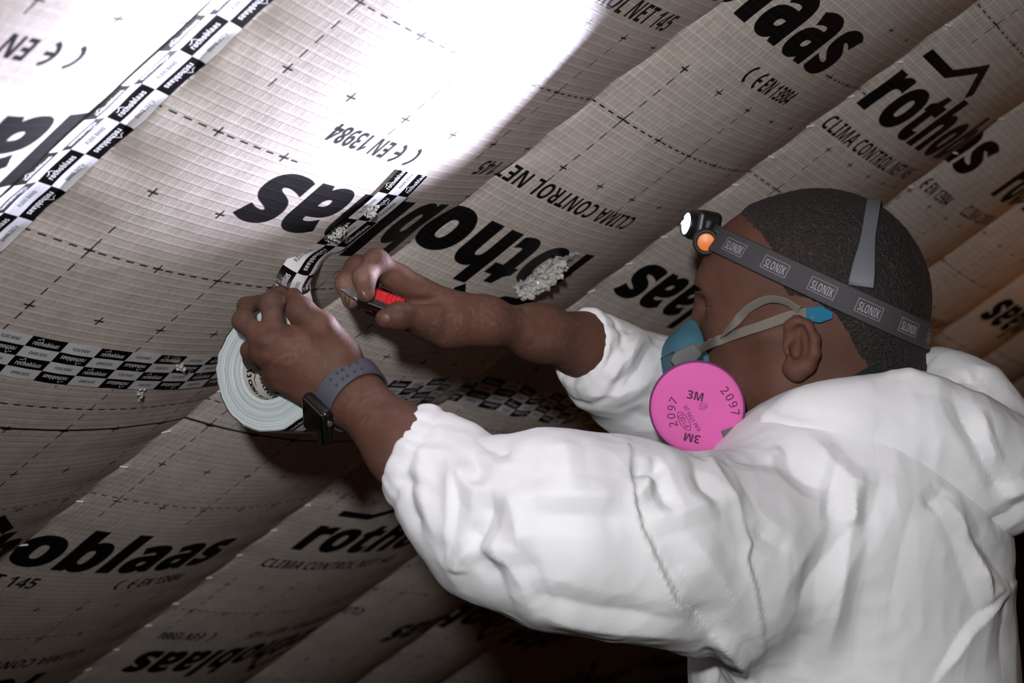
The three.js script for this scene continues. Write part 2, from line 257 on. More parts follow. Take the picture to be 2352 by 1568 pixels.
// ------------------------------------------------------------------ bodies: smooth unions of tapered limbs, meshed as one skin
const smin = (a, b, k) => { const h = Math.max(k - Math.abs(a - b), 0) / k; return Math.min(a, b) - h * h * k * 0.25; };
const smax = (a, b, k) => -smin(-a, -b, k);
const cap = (a, b, r1, r2, flat) => {                                       // tapered capsule; flat = { dir, by } squeezes it along a direction
  const ax = a.x, ay = a.y, az = a.z, bx = b.x - ax, by = b.y - ay, bz = b.z - az, L = bx * bx + by * by + bz * bz || 1e-9, n = flat?.dir, q = flat ? 1 / flat.by - 1 : 0;
  return (x, y, z) => {
    const px = x - ax, py = y - ay, pz = z - az, t = clamp((px * bx + py * by + pz * bz) / L); let dx = px - bx * t, dy = py - by * t, dz = pz - bz * t; const r = r1 + (r2 - r1) * t;
    if (n) { const s = (dx * n.x + dy * n.y + dz * n.z) * q; dx += n.x * s; dy += n.y * s; dz += n.z * s; const l = Math.sqrt(dx * dx + dy * dy + dz * dz); return (l - r) * (q > 0 ? 0.5 + 0.5 * flat.by : 1); }
    return Math.sqrt(dx * dx + dy * dy + dz * dz) - r;
  };
};
const ell = (c, r, X = V(1, 0, 0), Y = V(0, 1, 0), Z = V(0, 0, 1)) => (x, y, z) => {
  const px = x - c.x, py = y - c.y, pz = z - c.z, u = (px * X.x + py * X.y + pz * X.z), v = (px * Y.x + py * Y.y + pz * Y.z), w = (px * Z.x + py * Z.y + pz * Z.z);
  const k0 = Math.hypot(u / r[0], v / r[1], w / r[2]), k1 = Math.hypot(u / r[0] ** 2, v / r[1] ** 2, w / r[2] ** 2); return k1 < 1e-9 ? -Math.min(...r) : k0 * (k0 - 1) / k1;
};
const blend = list => (x, y, z) => { let d = 1e3; for (const [f, k, cut] of list) { const e = f(x, y, z); d = cut ? smax(d, -e, k) : smin(d, e, k); } return d; };
// surface nets on a box of cells
function skin(f, lo, hi, c) {
  const nx = Math.ceil((hi.x - lo.x) / c) + 1, ny = Math.ceil((hi.y - lo.y) / c) + 1, nz = Math.ceil((hi.z - lo.z) / c) + 1, G = new Float32Array(nx * ny * nz), B = 5, near = [];
  const id = (i, j, k) => (k * ny + j) * nx + i;
  for (let k = 0; k < nz; k += B) for (let j = 0; j < ny; j += B) for (let i = 0; i < nx; i += B) {
    const m = B * c / 2, d0 = f(lo.x + i * c + m, lo.y + j * c + m, lo.z + k * c + m), far = Math.abs(d0) > B * c * 1.5; if (!far) near.push([i, j, k]);
    for (let kk = k; kk < Math.min(k + B, nz); kk++) for (let jj = j; jj < Math.min(j + B, ny); jj++) for (let ii = i; ii < Math.min(i + B, nx); ii++)
      G[id(ii, jj, kk)] = far ? d0 : f(lo.x + ii * c, lo.y + jj * c, lo.z + kk * c);
  }
  const vid = new Int32Array(nx * ny * nz).fill(-1), P = [], I = [], g = new Float32Array(8);
  const cells = (lo1, fn) => { for (const [i0, j0, k0] of near) for (let k = Math.max(k0 - 1, lo1); k < Math.min(k0 + B, nz - 1); k++) for (let j = Math.max(j0 - 1, lo1); j < Math.min(j0 + B, ny - 1); j++) for (let i = Math.max(i0 - 1, lo1); i < Math.min(i0 + B, nx - 1); i++) fn(i, j, k); };
  cells(0, (i, j, k) => {
    const o = id(i, j, k); if (vid[o] >= 0) return; let n = 0, sx = 0, sy = 0, sz = 0, m = 0;
    for (let q = 0; q < 8; q++) { const v = G[o + (q & 1) + (q >> 1 & 1) * nx + (q >> 2) * nx * ny]; g[q] = v; if (v < 0) m++; }
    if (m === 0 || m === 8) return;
    for (let q = 0; q < 8; q++) for (let s = 1; s < 8; s *= 2) if (!(q & s)) { const a = g[q], b = g[q | s]; if (a < 0 !== b < 0) { const t = a / (a - b); n++; sx += (q & 1) + (s === 1 ? t : 0); sy += (q >> 1 & 1) + (s === 2 ? t : 0); sz += (q >> 2) + (s === 4 ? t : 0); } }
    vid[o] = P.length / 3; P.push(lo.x + (i + sx / n) * c, lo.y + (j + sy / n) * c, lo.z + (k + sz / n) * c);
  });
  const quad = (a, b, d, e, flip) => { if (a < 0 || b < 0 || d < 0 || e < 0) return; if (flip) I.push(a, d, b, a, e, d); else I.push(a, b, d, a, d, e); };
  const done = new Uint8Array(nx * ny * nz);
  cells(1, (i, j, k) => {
    const p = id(i, j, k); if (done[p]) return; done[p] = 1; const o = G[p] < 0;
    if (o !== G[id(i + 1, j, k)] < 0) quad(vid[id(i, j - 1, k - 1)], vid[id(i, j, k - 1)], vid[id(i, j, k)], vid[id(i, j - 1, k)], !o);
    if (o !== G[id(i, j + 1, k)] < 0) quad(vid[id(i - 1, j, k - 1)], vid[id(i - 1, j, k)], vid[id(i, j, k)], vid[id(i, j, k - 1)], !o);
    if (o !== G[id(i, j, k + 1)] < 0) quad(vid[id(i - 1, j - 1, k)], vid[id(i, j - 1, k)], vid[id(i, j, k)], vid[id(i - 1, j, k)], !o);
  });
  const geo = new THREE.BufferGeometry(); geo.setAttribute('position', new THREE.Float32BufferAttribute(P, 3)); geo.setIndex(I); geo.computeVertexNormals(); return geo;
}
const eachVertex = (g, fn) => { const p = g.attributes.position, v = V(0, 0, 0); for (let i = 0; i < p.count; i++) { v.fromBufferAttribute(p, i); fn(v, i, p); } };
function boxUV(g, s) {                                                     // metres / s, along the axis the face looks down least; vertices are split where the axis changes
  const p = g.attributes.position, n = g.attributes.normal, I = g.index.array, key = new Map(), P = [], N = [], U = [], O = [];
  for (let t = 0; t < I.length; t += 3) {
    let x = 0, y = 0, z = 0; for (let k = 0; k < 3; k++) { x += n.getX(I[t + k]); y += n.getY(I[t + k]); z += n.getZ(I[t + k]); }
    x = Math.abs(x); y = Math.abs(y); z = Math.abs(z); const ax = x > y && x > z ? 0 : y > z ? 1 : 2;
    for (let k = 0; k < 3; k++) {
      const i = I[t + k], h = i * 3 + ax; let v = key.get(h);
      if (v === undefined) { v = P.length / 3; key.set(h, v); P.push(p.getX(i), p.getY(i), p.getZ(i)); N.push(n.getX(i), n.getY(i), n.getZ(i)); U.push((ax === 0 ? p.getZ(i) : p.getX(i)) / s, (ax === 1 ? p.getZ(i) : p.getY(i)) / s); }
      O.push(v);
    }
  }
  g.setAttribute('position', new THREE.Float32BufferAttribute(P, 3)); g.setAttribute('normal', new THREE.Float32BufferAttribute(N, 3)); g.setAttribute('uv', new THREE.Float32BufferAttribute(U, 2)); g.setIndex(O); return g;
}
function paint(g, fn) { const p = g.attributes.position, C = new Float32Array(p.count * 3), v = V(0, 0, 0), n = V(0, 0, 0); for (let i = 0; i < p.count; i++) { v.fromBufferAttribute(p, i); n.fromBufferAttribute(g.attributes.normal, i); const c = fn(v, n); C.set(c, 3 * i); } g.setAttribute('color', new THREE.BufferAttribute(C, 3)); return g; }
const world = g => g.applyMatrix4(camera.matrixWorld);
const px = p => [1176 - p.x / p.z * F, 784 + p.y / p.z * F];                 // where a point lies on the measuring grid of the survey
// ------------------------------------------------------------------ the man: measured joints [x, y, distance]
const J = a => at(...a);
// head axes: forward, up, towards his left ear
const YAW = 0.28, TILT = 0.14, HO = at(1860, 690, 1.53);
const F0 = V(-Math.cos(YAW), 0, -Math.sin(YAW)), HL = V(-Math.sin(YAW), 0, Math.cos(YAW));
const HF = F0.clone().multiplyScalar(Math.cos(TILT)).add(V(0, Math.sin(TILT), 0)), HU = V(0, Math.cos(TILT), 0).addScaledVector(F0, -Math.sin(TILT));
const hp = (f, u, l) => HO.clone().addScaledVector(HF, f / 1000).addScaledVector(HU, u / 1000).addScaledVector(HL, l / 1000);
const he = (f, u, l, r) => ell(hp(f, u, l), r.map(v => v / 1000), HF, HU, HL);
const hc = (a, b, r1, r2) => cap(hp(...a), hp(...b), r1 / 1000, r2 / 1000);
const NECK = at(1915, 1010, 1.52);
const cranium = [
  [he(-6, 14, 0, [97, 90, 77]), 0.01], [he(-38, -8, 0, [64, 66, 68]), 0.03], [he(52, 10, 0, [52, 62, 60]), 0.03],
];
const headParts = [
  ...cranium,
  [hc([88, 2, 26], [88, 2, -26], 15, 15), 0.02],                             // brow
  [he(46, -52, 0, [46, 56, 58]), 0.03],                                     // cheeks
  [hc([62, -40, 44], [30, -34, 66], 12, 8), 0.02], [hc([62, -40, -44], [30, -34, -66], 12, 8), 0.02],
  [hc([8, -84, 50], [76, -108, 14], 15, 15), 0.035], [hc([8, -84, -50], [76, -108, -14], 15, 15), 0.035], [hc([10, -40, 55], [8, -84, 50], 16, 15), 0.03],
  [he(45, -92, 0, [42, 26, 40]), 0.03],
  [hc([95, -8, 0], [103, -42, 0], 7, 10), 0.015], [hc([92, -80, 18], [92, -80, -18], 10, 10), 0.02],   // nose, lips
  [cap(hp(-22, -40, 0), NECK, 0.056, 0.062), 0.03], [cap(hp(-50, -30, 0), at(2010, 960, 1.53), 0.04, 0.06), 0.03],
  [he(97, -19, 31, [9, 8, 13]), 0.012, 1], [he(97, -19, -31, [9, 8, 13]), 0.012, 1],                       // eye sockets
  ...[1, -1].flatMap(q => [[he(80, -18, 31 * q, [13.5, 12.5, 14.5]), 0.004], [hc([95, -19, 20 * q], [86, -20, 46 * q], 1.7, 1.7), 0.002, 1]]),   // lids and the slit between them
];
// his left ear
const earPath = [[1808, 772, 1.452], [1812, 748, 1.449], [1830, 737, 1.444], [1855, 748, 1.439], [1871, 778, 1.436], [1871, 812, 1.437], [1858, 840, 1.442], [1832, 857, 1.447], [1810, 846, 1.451]].map(J);
const earN = V(-0.3, 0.02, 0.95).normalize(), earUp = V(0.08, 1, 0).addScaledVector(earN, -0.02 + 0.024).normalize(), earX = earUp.clone().cross(earN).normalize();
headParts.push([ell(J([1839, 799, 1.449]), [0.0132, 0.0262, 0.0085], earX, earUp, earN), 0.005], [cap(J([1848, 785, 1.47]), J([1844, 825, 1.47]), 0.013, 0.012), 0.006]);
for (let i = 0; i < 8; i++) headParts.push([cap(earPath[i], earPath[i + 1], [0.0036, 0.0040, 0.0044, 0.0046, 0.0046, 0.0048, 0.0054, 0.0060][i], [0.0040, 0.0044, 0.0046, 0.0046, 0.0048, 0.0054, 0.0060, 0.0056][i]), 0.006]);
headParts.push([ell(J([1836, 790, 1.4385]), [0.0078, 0.0178, 0.0082], earX, earUp, earN), 0.003, 1], [cap(J([1848, 768, 1.444]), J([1853, 800, 1.443]), 0.0030, 0.0034), 0.004], [cap(J([1853, 800, 1.443]), J([1840, 826, 1.445]), 0.0034, 0.0030), 0.004], [cap(J([1806, 792, 1.449]), J([1812, 808, 1.445]), 0.0042, 0.0042), 0.004], [cap(J([1824, 848, 1.447]), J([1842, 840, 1.444]), 0.0078, 0.0064), 0.006], [cap(J([1826, 800, 1.444]), J([1828, 812, 1.446]), 0.0050, 0.0046), 0.004, 1]);
const headField = blend(headParts), skullField = blend(cranium);
// arms and hands
const WL_ = [782, 878, 1.352], WR_ = [1058, 732, 1.434];
const limb = (pts, rs, k = 0.012) => pts.slice(1).map((p, i) => [cap(J(pts[i]), J(p), rs[i], rs[i + 1]), k]);
const nl = V(-0.35, 0.1, 0.93).normalize();                                 // out of the back of the left hand
const leftHand = [
  ...[[630, 768, 1.331], [602, 780, 1.329], [608, 812, 1.334], [632, 846, 1.343]].map((m, i) => [cap(J([764 - 5 * i, 858 + 7 * i, 1.35]), J(m), 0.0145, [0.0106, 0.0104, 0.0100, 0.0096][i], { dir: nl, by: 0.8 }), 0.012]),
  [cap(J([654, 872, 1.35]), J([745, 908, 1.352]), 0.0105, 0.0135), 0.014],
  [cap(J([690, 800, 1.338]), J([740, 840, 1.342]), 0.015, 0.017, { dir: nl, by: 0.75 }), 0.016],
  ...limb([[630, 768, 1.331], [624, 698, 1.352], [640, 680, 1.376], [657, 684, 1.386]], [0.0098, 0.0089, 0.0082, 0.007], 0.004),
  ...limb([[602, 780, 1.329], [560, 737, 1.344], [566, 703, 1.370], [596, 694, 1.388]], [0.0094, 0.0078, 0.0074, 0.0066], 0.004),
  ...limb([[608, 812, 1.334], [577, 805, 1.354], [580, 824, 1.38], [596, 836, 1.4]], [0.0094, 0.0084, 0.0078, 0.007], 0.004),
  ...limb([[632, 846, 1.343], [624, 868, 1.366], [636, 882, 1.386], [648, 890, 1.4]], [0.0092, 0.0082, 0.0075, 0.0066], 0.004),
  ...limb([[778, 806, 1.342], [739, 752, 1.332]], [0.0165, 0.0125], 0.014), ...limb([[739, 752, 1.332], [690, 713, 1.334], [674, 680, 1.352]], [0.0125, 0.0102, 0.0072], 0.004),
  ...[[624, 698, 1.352, 0.0094], [559, 737, 1.344, 0.0084], [690, 713, 1.3335, 0.0105]].map(q => [ell(J(q), [q[3], q[3], q[3]]), 0.006]),
  ...[[630, 768], [602, 780], [608, 812], [630, 846]].map((m, i) => [cap(J([730 - 3 * i, 846 + 7 * i, 1.3335]), J([m[0] + 8, m[1] + 4, [1.3205, 1.3195, 1.3245, 1.334][i]]), 0.0025, 0.0034), 0.010]),    // tendons
];
const leftArm = [
  [cap(J([745, 862, 1.349]), J(WL_), 0.019, 0.0215), 0.02], [cap(J([750, 885, 1.35]), J([795, 905, 1.352]), 0.018, 0.0205), 0.02],
  [cap(J([790, 890, 1.352]), J([940, 1035, 1.30]), 0.0235, 0.0275), 0.02],
  ...limb([[940, 1035, 1.30], [1090, 1160, 1.29], [1270, 1225, 1.26]], [0.0275, 0.032, 0.038], 0.03), ...limb([[1270, 1225, 1.26], [1500, 1220, 1.31], [1830, 1215, 1.42]], [0.04, 0.045, 0.05], 0.03)];
const rightHand = [
  ...[[915, 640, 1.4110], [905, 652, 1.4280], [902, 668, 1.4440], [910, 684, 1.4560]].map((m, i) => [cap(J([1050, 722 + 4 * i, 1.432 + 0.004 * i]), J(m), 0.014, [0.0122, 0.0122, 0.0115, 0.0105][i]), 0.014]),
  ...limb([[915, 640, 1.4110], [864, 603, 1.3990], [836, 636, 1.3820], [841, 674, 1.3860]], [0.0116, 0.0105, 0.0096, 0.0078], 0.005),
  ...limb([[905, 652, 1.4280], [820, 614, 1.4260], [795, 650, 1.4100], [806, 690, 1.4100]], [0.0116, 0.0102, 0.0092, 0.0076], 0.005),
  ...limb([[902, 668, 1.4440], [836, 650, 1.4560], [838, 690, 1.4460], [862, 700, 1.4280]], [0.0112, 0.0098, 0.0088, 0.0076], 0.005),
  ...limb([[910, 684, 1.4560], [862, 672, 1.4740], [858, 704, 1.4660], [880, 716, 1.4460]], [0.0106, 0.0092, 0.0082, 0.007], 0.005),
  ...limb([[1052, 742, 1.4380], [988, 728, 1.4140]], [0.0175, 0.0135], 0.014), ...limb([[988, 728, 1.4140], [918, 725, 1.3940], [884, 731, 1.3900]], [0.0135, 0.0102, 0.0084], 0.006),
  [cap(J([1022, 754, 1.4300]), J([955, 736, 1.4200]), 0.0155, 0.012), 0.014],
  [ell(J([864, 603, 1.3990]), [0.0108, 0.0108, 0.0108]), 0.006], [ell(J([916, 725, 1.3935]), [0.0108, 0.0108, 0.0108]), 0.006],
];
const rightArm = [
  [cap(J([1040, 728, 1.43]), J([1110, 736, 1.444]), 0.0165, 0.016), 0.02], [cap(J([1110, 736, 1.444]), J([1240, 765, 1.495]), 0.0165, 0.0215), 0.03], [cap(J([1240, 765, 1.495]), J([1345, 792, 1.54]), 0.0215, 0.0252), 0.03],
  ...limb([[1345, 795, 1.54], [1490, 885, 1.61], [1600, 985, 1.67], [1830, 1180, 1.68]], [0.0255, 0.03, 0.04, 0.05], 0.03)];
const trunk = [[cap(NECK, at(1960, 1150, 1.54), 0.06, 0.07), 0.05], [cap(at(1900, 1210, 1.47), at(1960, 1210, 1.64), 0.06, 0.06), 0.05], [cap(at(1960, 1200, 1.5), at(1990, 1900, 1.52), 0.11, 0.12), 0.06], [cap(at(1960, 1200, 1.58), at(1990, 1900, 1.6), 0.11, 0.12), 0.06]];
rightHand.push([cap(J([1000, 690, 1.408]), J([905, 702, 1.405]), 0.0028, 0.002), 0.008, 1]);     // the fold between thumb and palm
const leftField = blend([...leftArm.slice(0, 3), ...leftHand]), rightField = blend([...rightArm.slice(0, 2), ...rightHand]);
const around = (pts, pad) => { const b = new THREE.Box3().setFromPoints(pts); b.min.subScalar(pad); b.max.addScalar(pad); return b; };
function stretch(field, b, c) { return skin(field, b.min, b.max, c); }
const clip = (f, p, n) => (x, y, z) => smax(f(x, y, z), (x - p.x) * n.x + (y - p.y) * n.y + (z - p.z) * n.z, 0.0005);
const dirOf = (a, b) => J(b).sub(J(a)).normalize();
const cutL = J([830, 935, 1.34]), dL = dirOf([790, 890, 1.352], [940, 1035, 1.30]), cutR = J([1130, 740, 1.452]), dR = dirOf([1110, 736, 1.444], [1240, 768, 1.495]);
const cutN = hp(-20, -120, 0);
const bodyField = blend([[clip(blend([...leftArm, leftHand[4]]), cutL.clone().addScaledVector(dL, -0.012), dL.clone().negate()), 0.01], [clip(blend(rightArm), cutR.clone().addScaledVector(dR, -0.012), dR.clone().negate()), 0.01], ...trunk, [cap(hp(-22, -40, 0), NECK, 0.056, 0.062), 0.03]]);
const gHead = skin(headField, hp(0, 0, 0).add(V(-0.135, -0.2, -0.125)), hp(0, 0, 0).add(V(0.125, 0.12, 0.13)), 0.0024);
const gL = stretch(leftField, around([J([540, 680, 1.40]), J([850, 960, 1.31]), J([660, 660, 1.31])], 0.032), 0.0015);
const gR = stretch(rightField, around([J([780, 590, 1.47]), J([1140, 790, 1.35])], 0.016), 0.0015);
const gBody = skin(bodyField, V(-0.18, -0.42, -1.85), V(0.5, 0.10, -1.05), 0.005);
const keep = (g, test) => { const I = g.index.array, p = g.attributes.position, o = [], v = V(0, 0, 0); for (let i = 0; i < I.length; i += 3) { v.fromBufferAttribute(p, I[i]); if (test(v)) o.push(I[i], I[i + 1], I[i + 2]); } g.setIndex(o); return g; };
keep(gBody, v => v.y < 0.05);
keep(gL, v => v.clone().sub(cutL).dot(dL) < 0.004); keep(gR, v => v.clone().sub(cutR).dot(dR) < 0.004);
const gSkin = mergeGeometries([gHead, gL, gR, gBody]); boxUV(gSkin, 0.06);
const KNUCKLES = [[[692, 716, 1.324], 0.016], [[624, 696, 1.344], 0.014], [[559, 735, 1.336], 0.012], [[626, 772, 1.320], 0.011], [[604, 784, 1.320], 0.010], [[918, 725, 1.386], 0.014]].map(([p, r]) => [J(p), r]);
const DUSTY = [[[600, 740, 1.35], 0.035], [[640, 700, 1.36], 0.022], [[815, 650, 1.40], 0.03], [[850, 620, 1.38], 0.018], [[1320, 800, 1.53], 0.03]].map(([p, r]) => [J(p), r]);
const PADS = [[[838, 668, 1.378], 0.013], [[838, 645, 1.374], 0.012], [[803, 684, 1.402], 0.013], [[796, 655, 1.402], 0.012], [[862, 700, 1.42], 0.012]].map(([p, r]) => [J(p), r]);
paint(gSkin, (v) => {
  const n = noise(v.x * 40, v.y * 40, v.z * 40) * 0.5 + noise(v.x * 130, v.y * 130, v.z * 130) * 0.5;
  const hand = v.x < 0.16 && v.y > -0.2 ? 1 : 0, dust = hand * smooth(0.0, 1.1, 0.55 * noise(v.x * 45, v.y * 60, v.z * 45) + 0.7 * noise(v.x * 380, v.y * 380, v.z * 380));
  let fing = 0; for (const [q, r] of DUSTY) { const e = v.distanceTo(q) / r; if (e < 1) fing = Math.max(fing, (1 - e * e) * clamp(0.55 + 0.6 * noise(v.x * 120, v.y * 120, v.z * 120) + 0.5 * noise(v.x * 600, v.y * 600, v.z * 600))); }
  let k = 0; for (const [q, r] of KNUCKLES) { const e = v.distanceTo(q) / r; if (e < 1) k = Math.max(k, (1 - e * e) * (0.6 + 0.4 * noise(v.x * 900, v.y * 900, v.z * 900))); }
  let pad = 0; for (const [q, r] of PADS) { const e = v.distanceTo(q) / r; if (e < 1) pad = Math.max(pad, 1 - e * e); }
  let c = [0.090 + 0.017 * n, 0.039 + 0.007 * n, 0.0255 + 0.005 * n];
  return c.map((q, i) => q * (1 - 0.45 * k) * (1 + pad * [0.55, 0.7, 0.8][i]) + dust * [0.035, 0.031, 0.028][i] + fing * [0.028, 0.030, 0.029][i]);
});
world(gSkin);
const SB = 256, skinBump = dataTex(SB, SB, (i, j) => 0.5 + 0.22 * (noise(i / 5, j / 5, 1)) + 0.2 * noise(i / 2.2, j / 2.2, 4) + 0.1 * (hash(i, j, 6) - 0.5));
const skinMat = phys(0xffffff, 0.66, { vertexColors: true, bumpMap: skinBump, bumpScale: 0.00018, specularIntensity: 0.55 });
const person = thing('person', 'man in a white hooded coverall, in profile, reaching both arms to the roof', 'person');
part('body', gSkin, skinMat, person);
// hair: a close-cropped cap that ends at the hairline
const HP = [[1600, 380], [1655, 470], [1692, 506], [1738, 552], [1764, 590], [1776, 640], [1784, 672], [1800, 694], [1850, 702], [1902, 728], [1926, 762], [1946, 800], [1966, 832], [1992, 872], [2060, 930], [2180, 900], [2200, 380]];
const hairline = p => {                                                     // > 0 inside the hair, in metres; both sides of the head alike
  const q = p.clone().sub(HO), l = q.dot(HL), m = px(p.clone().addScaledVector(HL, l < 0 ? -2 * l : 0)); let d = 1e9, inside = false;
  for (let i = 0, j = HP.length - 1; i < HP.length; j = i++) {
    const [ax, ay] = HP[j], [bx, by] = HP[i], t = clamp(((m[0] - ax) * (bx - ax) + (m[1] - ay) * (by - ay)) / ((bx - ax) ** 2 + (by - ay) ** 2));
    d = Math.min(d, Math.hypot(m[0] - ax - t * (bx - ax), m[1] - ay - t * (by - ay)));
    if ((ay > m[1]) !== (by > m[1]) && m[0] < (bx - ax) * (m[1] - ay) / (by - ay) + ax) inside = !inside;
  }
  return (inside ? d : -d) * 0.00041;
};
const hairField = (x, y, z) => {
  const base = Math.min(skullField(x, y, z), headField(x, y, z)); if (Math.abs(base) > 0.02) return base;
  const s = hairline(V(x, y, z)), t = 0.0048 * smooth(-0.004, 0.022, s) - 0.002;
  return base - t - 0.0007 * noise(x * 420, y * 420, z * 420) - 0.0004 * noise(x * 900, y * 900, z * 900);
};
const gHair = skin(hairField, HO.clone().add(V(-0.12, -0.1, -0.11)), HO.clone().add(V(0.12, 0.125, 0.11)), 0.0022);
keep(gHair, v => hairline(v) > -0.002 + 0.003 * noise(v.x * 300, v.y * 300, v.z * 300));
boxUV(gHair, 0.11);
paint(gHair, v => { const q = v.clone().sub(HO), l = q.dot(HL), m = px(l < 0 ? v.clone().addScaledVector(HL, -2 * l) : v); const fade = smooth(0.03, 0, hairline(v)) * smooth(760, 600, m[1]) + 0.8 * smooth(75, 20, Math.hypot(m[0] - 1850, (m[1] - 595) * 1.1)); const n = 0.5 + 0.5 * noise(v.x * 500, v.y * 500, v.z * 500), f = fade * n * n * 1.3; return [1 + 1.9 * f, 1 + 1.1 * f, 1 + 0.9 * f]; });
const hairTex = dataTex(256, 256, (i, j) => { const n = 0.5 + 0.5 * noise(i / 3, j / 3, 2) , m = hash(i, j, 8); const v = 0.055 + 0.10 * n * n + 0.08 * m * m * n; return [v * 1.18, v * 0.95, v * 0.87]; }, true);
const hairBump = dataTex(256, 256, (i, j) => 0.5 + 0.3 * noise(i / 3, j / 3, 2) + 0.3 * (hash(i, j, 8) - 0.5));
world(gHair);
part('hair', gHair, std(0xffffff, 0.8, { map: hairTex, vertexColors: true, bumpMap: hairBump, bumpScale: 0.0025 }), person);
for (const s of [1, -1]) { const g = new THREE.SphereGeometry(0.0118, 32, 24); const m = part('eye', g, phys(0x5a4238, 0.15, { clearcoat: 0.6 }), person); m.position.copy(toWorld(hp(80.2, -18, 31 * s))); }
// shirt collar round the neck
{
  const P = [[1700, 1004, 1.44], [1790, 985, 1.415], [1880, 948, 1.405], [1960, 895, 1.43], [2030, 850, 1.49], [2062, 832, 1.54], [2040, 850, 1.60], [1960, 900, 1.64]].map(J);
  const c = new THREE.CatmullRomCurve3(P), g = new THREE.TubeGeometry(c, 80, 0.0105, 14, false);
  part('shirt_collar', world(g), std(0x10261c, 0.85), person, 'dark green shirt collar');
}
{ // finger nails and eyebrows
  const nailMat = phys(0x5c4136, 0.5), paleNail = phys(0x8a6653, 0.5);
  const nail = (p, q, off, w, l, m = nailMat) => { const a = J(p), d = J(q).sub(a).normalize(), v = off.clone().addScaledVector(d, -off.dot(d)).normalize(), c = d.clone().cross(v); const g = new THREE.SphereGeometry(1, 24, 16).scale(w, l, 0.0022); part('nail', world(g.applyMatrix4(new THREE.Matrix4().makeBasis(c, d, v).setPosition(a.addScaledVector(v, 0)))), m, person); };
  nail([675, 681, 1.3435], [669, 666, 1.351], V(-0.1, 0.3, 1), 0.0054, 0.0062, paleNail);
  nail([884, 733, 1.3825], [872, 734, 1.384], V(-0.1, -0.35, 1), 0.0048, 0.0054);
  nail([832, 675, 1.379], [834, 690, 1.381], V(-1, -0.1, 0.35), 0.0046, 0.0056); nail([797, 688, 1.403], [799, 702, 1.404], V(-1, -0.1, 0.35), 0.0044, 0.0054);
  for (const q of [1, -1]) { const L = [], R = rng(31); for (let i = 0; i < 44; i++) { const t = R(), l = lerp(12, 46, t), f = 103 - 0.012 * (l - 12) ** 2 * 0.55 , u = -6 + 3.5 * Math.sin(t * 2.6) + 3 * (R() - 0.5); const g = new THREE.CylinderGeometry(0.0002, 0.0005, 0.006, 5); g.rotateZ(1.2).translate(0, 0, 0); const o = hp(f, u, q * l); let p = o, it = 0; while (it++ < 30) { const d = headField(p.x, p.y, p.z); if (Math.abs(d - 0.0008) < 1e-4) break; p = p.clone().addScaledVector(HF, (0.0008 - d) * 0.7); } g.applyMatrix4(new THREE.Matrix4().makeBasis(HL.clone().multiplyScalar(-q), HU, HF.clone()).setPosition(p)); L.push(g); } const b = part('eyebrow', world(mergeGeometries(L)), std(0x0d0807, 0.9), person); }
}
// ------------------------------------------------------------------ the white coverall
const suitLeft = limb([[944, 1022, 1.302], [988, 1088, 1.29], [1065, 1148, 1.28], [1155, 1195, 1.265], [1290, 1215, 1.245]], [0.029, 0.0345, 0.047, 0.060, 0.069], 0.02);
const suitRight = limb([[1350, 795, 1.542], [1400, 840, 1.565], [1480, 890, 1.605], [1590, 985, 1.67], [1830, 1165, 1.70]], [0.0355, 0.043, 0.05, 0.060, 0.07], 0.02);
const suitField = blend([
  [cap(J([1002, 986, 1.30]), J([1068, 1010, 1.292]), 0.0125, 0.0125), 0.014], [cap(J([1072, 1302, 1.27]), J([1090, 1290, 1.26]), 0.016, 0.016), 0.02], [cap(J([1640, 1158, 1.36]), J([1790, 1142, 1.40]), 0.026, 0.026), 0.025], [cap(J([1245, 1395, 1.25]), J([1290, 1385, 1.25]), 0.012, 0.014), 0.03],
  [clip(blend(suitLeft), J([936, 1018, 1.305]), V(-0.85, 0.42, -0.1).normalize()), 0.02], 
  ...limb([[1290, 1215, 1.245], [1460, 1243, 1.27], [1640, 1278, 1.33], [1830, 1245, 1.40]], [0.069, 0.07, 0.076, 0.086], 0.03),
  [cap(at(1890, 1150, 1.42), at(1940, 1185, 1.66), 0.072, 0.068), 0.05],
  [cap(at(1945, 1250, 1.47), at(1975, 1900, 1.48), 0.142, 0.15), 0.06], [cap(at(1945, 1250, 1.58), at(1975, 1900, 1.6), 0.14, 0.15), 0.06],
  [clip(blend(suitRight), J([1338, 788, 1.536]), dR.clone().negate()), 0.03],
]);
